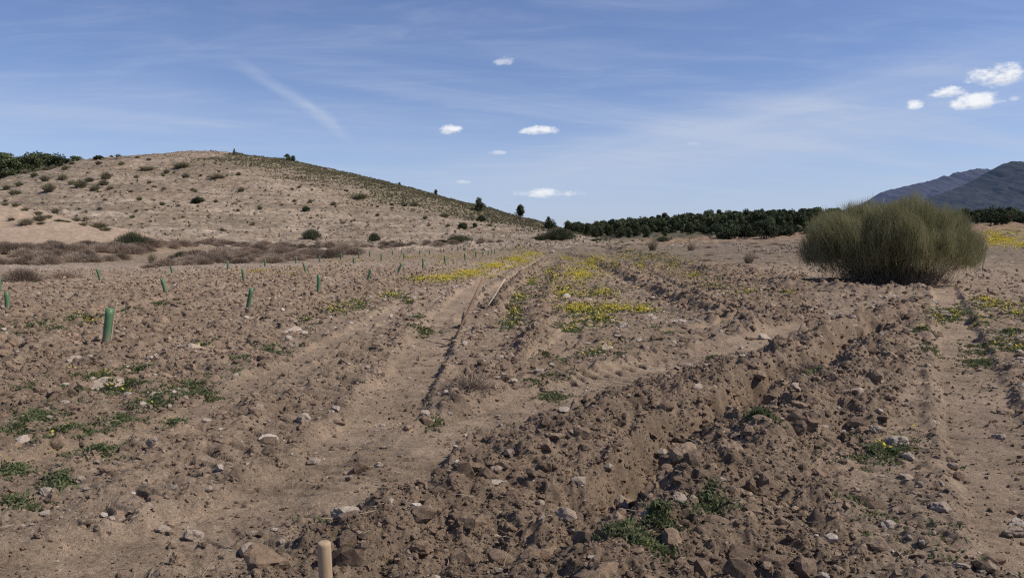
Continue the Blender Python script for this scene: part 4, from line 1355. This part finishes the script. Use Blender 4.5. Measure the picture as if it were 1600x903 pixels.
vr = np.random.default_rng(8)
SOLO = {(170, 608): 'leafy green weed clump with a few yellow flowers against the flat beige slab', (85, 690): 'green weed clump with bright yellow flowers at the left, above the pale dirt strip', (1370, 705): 'green weed clump with yellow flowers at the right, beside a smooth tan stone', (1100, 824): 'bright tuft of grass beside two white stones near the bottom', (1030, 858): 'smaller grass tuft left of the bright one near the bottom', (990, 895): 'grass tuft at the bottom edge of the view', (95, 752): 'dark green grass tuft beside the bright white stone at the left', (20, 785): 'wide grass tuft at the left edge below the dirt strip', (860, 580): 'grey green weed rosette beside the middle track', (862, 612): 'weed rosette just below the grey green one, on the edge of the track', (300, 603): 'green weed tuft right of the flat beige slab', (660, 512): 'feathery grey green weed at the left edge of the main track', (1190, 690): 'green weed on the right shoulder of the trench', (1265, 600): 'sparse weed among the clods of the far ridge', (935, 785): 'little yellow green seedling on the pale trench floor', (1555, 540): 'weed clump with yellow flowers on the right edge beyond the track'}
LV, FV = [], []
for px, py, rx, ry, nl, nf in PATCH:
    solo = SOLO.get((px, py))
    X, Y = patch_points(px, py, rx, ry, int(nl * (1.35 if py > 540 else (2.2 if px < 1250 and 390 < py < 515 and px > 780 else 1.3))), vr)
    if not len(X): continue
    lv = weeds(X, Y, vr, np.hypot(X, Y))
    fv = None
    if nf:
        X2, Y2 = patch_points(px, py, rx, ry, int(nf * (.55 if py > 515 else 1.15)), vr)
        if len(X2): fv = flowers(X2, Y2, vr, np.hypot(X2, Y2) * (2.2 if py < 390 else 1))
    if solo:
        cx, cy = float(X.mean()), float(Y.mean()); org = np.array([cx, cy, float(ground_z(cx, cy)[0])], F32)
        e = empty('weed_clump', org); tag(e, solo, 'weed')
        mk('leaves', lv[0] - org, lv[1], M_WEED, parent=e)
        if fv is not None: mk('flowers', fv[0] - org, fv[1], M_PETAL, parent=e)
    else:
        LV.append(lv)
        if fv is not None: FV.append(fv)
# thin weeds through the unploughed strips
x, y, r = scatter_polar(9000, 4, 45, vr, 34)
_, tl, sm_, _ = field(x, y)
k = (tl < .3) & (sm_ < .3) & (perlin(x * .7 + 4, y * .7) + .6 * perlin(x * 2.9, y * 2.9) > .44)
LV.append(weeds(x[k], y[k], vr, r[k] * .8))
v, f = join(LV); o = mk('ground_weeds', v, f, M_WEED); tag(o, 'low green weeds growing in patches across the field', 'weeds', kind='stuff')
v, f = join(FV); o = mk('yellow_flowers', v, f, M_PETAL); tag(o, 'drifts of small yellow flowers across the field', 'flowers', kind='stuff')
# dead stems and straw lying on the soil
x, y, r = scatter_polar(1500, 3, 20, vr, 35)
z = ground_z(x, y); n = len(x); a = vr.uniform(0, TAU, n); L = vr.uniform(.04, .16, n)
b = np.stack([x, y, z + .008], 1); t = b + np.stack([np.cos(a) * L, np.sin(a) * L, vr.uniform(0, .04, n)], 1)
v, f = blades(b, t, .002 + .0004 * r, vr.normal(size=(n, 3)) * .008, vr)
o = mk('straw', v, f, M_DRYG); tag(o, 'bits of dry straw lying on the soil', 'straw', kind='stuff')
# dead brushwood on the bank between the two middle tracks
for px, py, s, lb in [(735, 622, .3, 'dead dark brushwood caught on the bank between two tracks'), (1265, 590, .3, 'dead twiggy stems among the clods at right')]:
    xx, yy = gp(px, py); v, f = twig_dome(420, s, .2, vr, (.12, .3), .006, .1, .05, 89)
    o = mk('dead_brush', v, f, M_DRY); o.location = (xx, yy, float(ground_z(xx, yy)[0]) - .02); tag(o, lb, 'dead plant')
# rubble heap at the far edge of the fallow
x = []; y = []
for px, py, n, sx0 in [(1070, 384, 90, 14), (1150, 384, 60, 10), (1200, 392, 50, 24), (1225, 388, 60, 16)]:
    for _ in range(n):
        a_, b_, _d = place(px + random.gauss(0, sx0), py + random.gauss(0, 1.5)); x.append(a_); y.append(b_)
x = np.array(x, F32); y = np.array(y, F32)
t = RNG.random((len(x), 1)); cc = (np.array([[.24, .18, .135]]) * (1 - t) + np.array([[.42, .34, .28]]) * t).astype(F32)
v, f, c = rock_cloud(RKS, x, y, RNG.uniform(.08, .38, len(x)).astype(F32), RNG, .15, cc)
o = mk('rubble', v, f, M_SOIL, cols=c); tag(o, 'pale field stones heaped along the far fallow', 'stones', kind='stuff')

# ------------------------------------------------------------------ mountains
def mountain(name, sil, D, depth, mat, seed):
    """a range whose crest follows a profile (azimuth as px, height as py) at distance D"""
    X = np.array([(p[0] - 800) / FPX * D for p in sil]); Hh = np.array([(372 - p[1]) / FPX * D + 1.6 for p in sil])
    nx, ny = 340, 120
    xs = np.linspace(X[0], X[-1], nx); t = np.linspace(0, 1, ny)
    xx, tt = np.meshgrid(xs, t)
    h = np.interp(xs, X, Hh)[None]
    prof = np.where(tt < .75, (tt / .75) ** 1.15, 1 - (tt - .75) / .25 * .7)
    yq = (D - depth + tt / .75 * depth) / (D * .022)
    rid = 1 - np.abs(fbm(xx / (D * .022) + seed, yq, 5, .55))
    z = h * prof * (1 - .13 * (1 - rid) * np.sin(np.pi * np.clip(tt / .75, 0, 1))) 
    z += h * .010 * fbm(xx / (D * .006) + seed, tt * 8, 4, .6) * np.clip(tt * 2, 0, 1)
    yy = D - depth + tt / .75 * depth + 0 * xx
    V = np.stack([xx, yy, z - 6], -1).reshape(-1, 3)
    i = (np.arange(ny - 1)[:, None] * nx + np.arange(nx - 1)[None]).ravel()
    o = mk(name, V, np.stack([i, i + 1, i + nx + 1, i + nx], 1), mat, smooth=True)
    tag(o, kind='structure')


def mtn_mat(name, a, b, haze_glow, hs, sc):
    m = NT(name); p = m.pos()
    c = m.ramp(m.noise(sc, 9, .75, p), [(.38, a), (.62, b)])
    m.b.inputs['Emission Color'].default_value = (*haze_glow, 1); m.b.inputs['Emission Strength'].default_value = hs  # aerial haze painted in: the slopes give off a faint blue glow
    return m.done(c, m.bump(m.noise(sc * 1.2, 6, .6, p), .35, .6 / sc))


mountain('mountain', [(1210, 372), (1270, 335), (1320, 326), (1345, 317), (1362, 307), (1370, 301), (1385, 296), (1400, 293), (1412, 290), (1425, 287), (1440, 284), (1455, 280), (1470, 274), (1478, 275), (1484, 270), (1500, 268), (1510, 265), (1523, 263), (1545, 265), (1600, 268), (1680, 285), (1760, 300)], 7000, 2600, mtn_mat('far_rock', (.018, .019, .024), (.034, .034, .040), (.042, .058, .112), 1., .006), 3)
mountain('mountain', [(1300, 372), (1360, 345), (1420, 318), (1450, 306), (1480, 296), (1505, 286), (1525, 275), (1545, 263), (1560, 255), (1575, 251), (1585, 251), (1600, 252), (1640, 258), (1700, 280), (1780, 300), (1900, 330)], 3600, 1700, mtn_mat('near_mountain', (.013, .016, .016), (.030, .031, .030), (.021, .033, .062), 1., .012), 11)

# ------------------------------------------------------------------ sky and sun
SUN_EL, SUN_AZ = math.radians(47), math.radians(97)
w = bpy.data.worlds.new('World'); SC.world = w; w.use_nodes = True
nt = w.node_tree; N = nt.nodes; Lk = nt.links


def W(t, **k):
    n = N.new(t)
    for a, v in k.items(): setattr(n, a, v)
    return n


def wm(op, a, b=None, c=None, clamp=False):
    n = W('ShaderNodeMath', operation=op); n.use_clamp = clamp
    for i, v in enumerate((a, b, c)):
        if v is None: continue
        if hasattr(v, 'links'): Lk.new(v, n.inputs[i])
        else: n.inputs[i].default_value = v
    return n.outputs[0]


def wmix(fac, a, b, mode='MIX'):
    m = W('ShaderNodeMix', data_type='RGBA', blend_type=mode)
    for sock, v in ((m.inputs[0], fac), (m.inputs[6], a), (m.inputs[7], b)):
        if hasattr(v, 'links'): Lk.new(v, sock)
        else: sock.default_value = v if np.isscalar(v) else (*v, 1)
    return m.outputs[2]


def wnoise(vec, scale, detail, rough=.6, dist=0.):
    n = W('ShaderNodeTexNoise'); n.inputs['Scale'].default_value = scale; n.inputs['Detail'].default_value = detail
    n.inputs['Roughness'].default_value = rough; n.inputs['Distortion'].default_value = dist
    Lk.new(vec, n.inputs['Vector']); return n.outputs['Fac']


def wcomb(x, y, z=0.):
    n = W('ShaderNodeCombineXYZ')
    for i, v in enumerate((x, y, z)):
        if hasattr(v, 'links'): Lk.new(v, n.inputs[i])
        else: n.inputs[i].default_value = v
    return n.outputs[0]


def wmap(v, a, b, c=0., d=1.):
    n = W('ShaderNodeMapRange', interpolation_type='SMOOTHSTEP')
    for i, q in enumerate((v, a, b, c, d)):
        if hasattr(q, 'links'): Lk.new(q, n.inputs[i])
        else: n.inputs[i].default_value = q
    return n.outputs[0]


sky = W('ShaderNodeTexSky', sky_type='NISHITA', sun_disc=False)
sky.sun_elevation = SUN_EL; sky.sun_rotation = SUN_AZ
sky.altitude = 900; sky.air_density = 1.0; sky.dust_density = .6; sky.ozone_density = 2.0
tc = W('ShaderNodeTexCoord').outputs['Generated']
sep = W('ShaderNodeSeparateXYZ'); Lk.new(tc, sep.inputs[0])
az = wm('ARCTAN2', sep.outputs[0], sep.outputs[1])          # azimuth, clockwise from +Y
el = wm('ARCSINE', sep.outputs[2])
skyc = wmix(1., sky.outputs[0], (1.06, 1.055, 1.30), 'MULTIPLY')
# thin high cloud on a plane far overhead
zc = wm('MAXIMUM', wm('ADD', sep.outputs[2], .10), .02)
hx = wm('DIVIDE', sep.outputs[0], zc); hy = wm('DIVIDE', sep.outputs[1], zc)
ca, sa = math.cos(.42), math.sin(.42)
ru = wm('ADD', wm('MULTIPLY', hx, ca), wm('MULTIPLY', hy, sa)); rv = wm('SUBTRACT', wm('MULTIPLY', hy, ca), wm('MULTIPLY', hx, sa))
c1 = wnoise(wcomb(wm('MULTIPLY', ru, .35), wm('MULTIPLY', rv, 1.5), 3.1), 1.0, 9, .58, .6)
c2 = wnoise(wcomb(wm('MULTIPLY', hx, .25), wm('MULTIPLY', hy, .25), 8.3), 1.2, 4, .5)
c3 = wnoise(wcomb(wm('MULTIPLY', hx, .9), wm('MULTIPLY', hy, 2.6), 1.3), 1.6, 8, .62, .9)
cir = wm('MULTIPLY', wmap(c1, .40, .78), wmap(c2, .36, .62))
cir = wm('ADD', wm('MULTIPLY', cir, .52), wm('MULTIPLY', wmap(c3, .42, .75), .20))


def streak(px0, py0, px1, py1, width, amt):
    """a soft band across the sky between two directions"""
    def dirn(px, py):
        d = ray(px, py); return math.atan2(d[0], d[1]), math.asin(d[2] / math.sqrt(d[0] ** 2 + d[1] ** 2 + d[2] ** 2))
    a0, e0 = dirn(px0, py0); a1, e1 = dirn(px1, py1)
    L = math.hypot(a1 - a0, e1 - e0); ux, uy = (a1 - a0) / L, (e1 - e0) / L
    wob = wm('MULTIPLY', wm('SUBTRACT', wnoise(wcomb(az, el, 2.), 14, 5, .6), .5), .02)
    da = wm('SUBTRACT', az, a0); de = wm('SUBTRACT', el, e0)
    s = wm('ADD', wm('MULTIPLY', da, ux / L), wm('MULTIPLY', de, uy / L))
    t = wm('ADD', wm('SUBTRACT', wm('MULTIPLY', de, ux), wm('MULTIPLY', da, uy)), wob)
    # slight bow along the length
    t = wm('ADD', t, wm('MULTIPLY', wm('MULTIPLY', s, wm('SUBTRACT', 1., s)), -.02))
    k = wmap(wm('ABSOLUTE', t), width, 0.)
    ends = wm('MULTIPLY', wmap(s, -.25, .35), wmap(s, 1.12, .8))
    fib = wmap(wnoise(wcomb(wm('MULTIPLY', s, 2.2), wm('MULTIPLY', t, 90.), .4), 1.3, 6, .6), .2, .75, .35, 1.)
    return wm('MULTIPLY', wm('MULTIPLY', wm('MULTIPLY', k, ends), fib), amt)


cir = wm('ADD', cir, streak(375, 105, 545, 215, .0115, .46))
cir = wm('ADD', cir, streak(760, 300, 1700, 120, .06, .36))
cir = wm('ADD', cir, streak(560, 290, 1400, 215, .055, .32))
cir = wm('ADD', cir, streak(820, 270, 1620, 60, .035, .30))
cir = wm('ADD', cir, streak(-150, 190, 330, 150, .05, .22))
cir = wm('MINIMUM', cir, .85)
skyc = wmix(wmap(el, .20, .0, 0., .45), skyc, (4.6, 6.2, 9.5))
skyc = wmix(cir, skyc, (5.7, 6.6, 8.5))
# small fair-weather clouds
CUM = [(1560, 121, 44, 18, .92), (1522, 162, 39, 14, .92), (1482, 146, 32, 8, .9), (1428, 166, 15, 7, .85), (1587, 154, 9, 5, .6), (841, 205, 30, 8, .85), (705, 204, 18, 9, .9), (855, 303, 50, 8, .75), (788, 97, 15, 8, .45), (775, 239, 14, 3.5, .35), (722, 285, 13, 4, .35), (1082, 225, 10, 4, .16)]
wv = wcomb(az, wm('MULTIPLY', el, 1.6), 0.)
e1 = wnoise(wv, 40, 8, .62); e2 = wnoise(wv, 110, 5, .65)
edge = wm('ADD', wm('MULTIPLY', wm('SUBTRACT', e1, .5), 4.2), wm('MULTIPLY', wm('SUBTRACT', e2, .5), 1.8))
body = None; shade = None
for px, py, rx, ry, am in CUM:
    d = ray(px, py); a0 = math.atan2(d[0], d[1]); e0 = math.asin(d[2] / math.sqrt(d[0] ** 2 + d[1] ** 2 + d[2] ** 2))
    kx = math.cos(a0) ** 2 / FPX
    dx = wm('DIVIDE', wm('SUBTRACT', az, a0), rx * kx); dy = wm('DIVIDE', wm('SUBTRACT', el, e0), ry / FPX)
    dyb = wm('MULTIPLY', dy, wmap(dy, -.3, .0, 1.5, 1.))     # flatter base
    q = wm('ADD', wm('MULTIPLY', dx, dx), wm('MULTIPLY', dyb, dyb))
    k = wm('MULTIPLY', wmap(wm('ADD', wm('SUBTRACT', 1.05, q), edge), -.35, 1.25), am)
    k = wm('MULTIPLY', k, wmap(q, 2.6, 1.4))
    sh = wm('MULTIPLY', k, dy)
    body = k if body is None else wm('MAXIMUM', body, k)
    shade = sh if shade is None else wm('ADD', shade, sh)
lit = wmix(wmap(wm('ADD', shade, wm('MULTIPLY', edge, .5)), -.8, .35), (6.6, 7.2, 8.2), (11.0, 11.1, 11.3))
skyc = wmix(body, skyc, lit)
Lk.new(skyc, N['Background'].inputs[0]); N['Background'].inputs[1].default_value = .087

sl = bpy.data.lights.new('sun', 'SUN'); sl.energy = 5.0; sl.angle = math.radians(.53); sl.color = (1, .93, .83)
so = bpy.data.objects.new('sun', sl); COL.objects.link(so)
dv = Vector((math.sin(SUN_AZ) * math.cos(SUN_EL), math.cos(SUN_AZ) * math.cos(SUN_EL), math.sin(SUN_EL)))
so.rotation_euler = (-dv).to_track_quat('-Z', 'Y').to_euler()
so.location = dv * 100

SC.view_settings.view_transform = 'Standard'; SC.view_settings.look = 'None'; SC.view_settings.exposure = 0; SC.view_settings.gamma = 1
SC.cycles.use_denoising = False
SC.cycles.max_bounces = 4; SC.cycles.diffuse_bounces = 2; SC.cycles.transparent_max_bounces = 4
SC.cycles.filter_width = 1.2
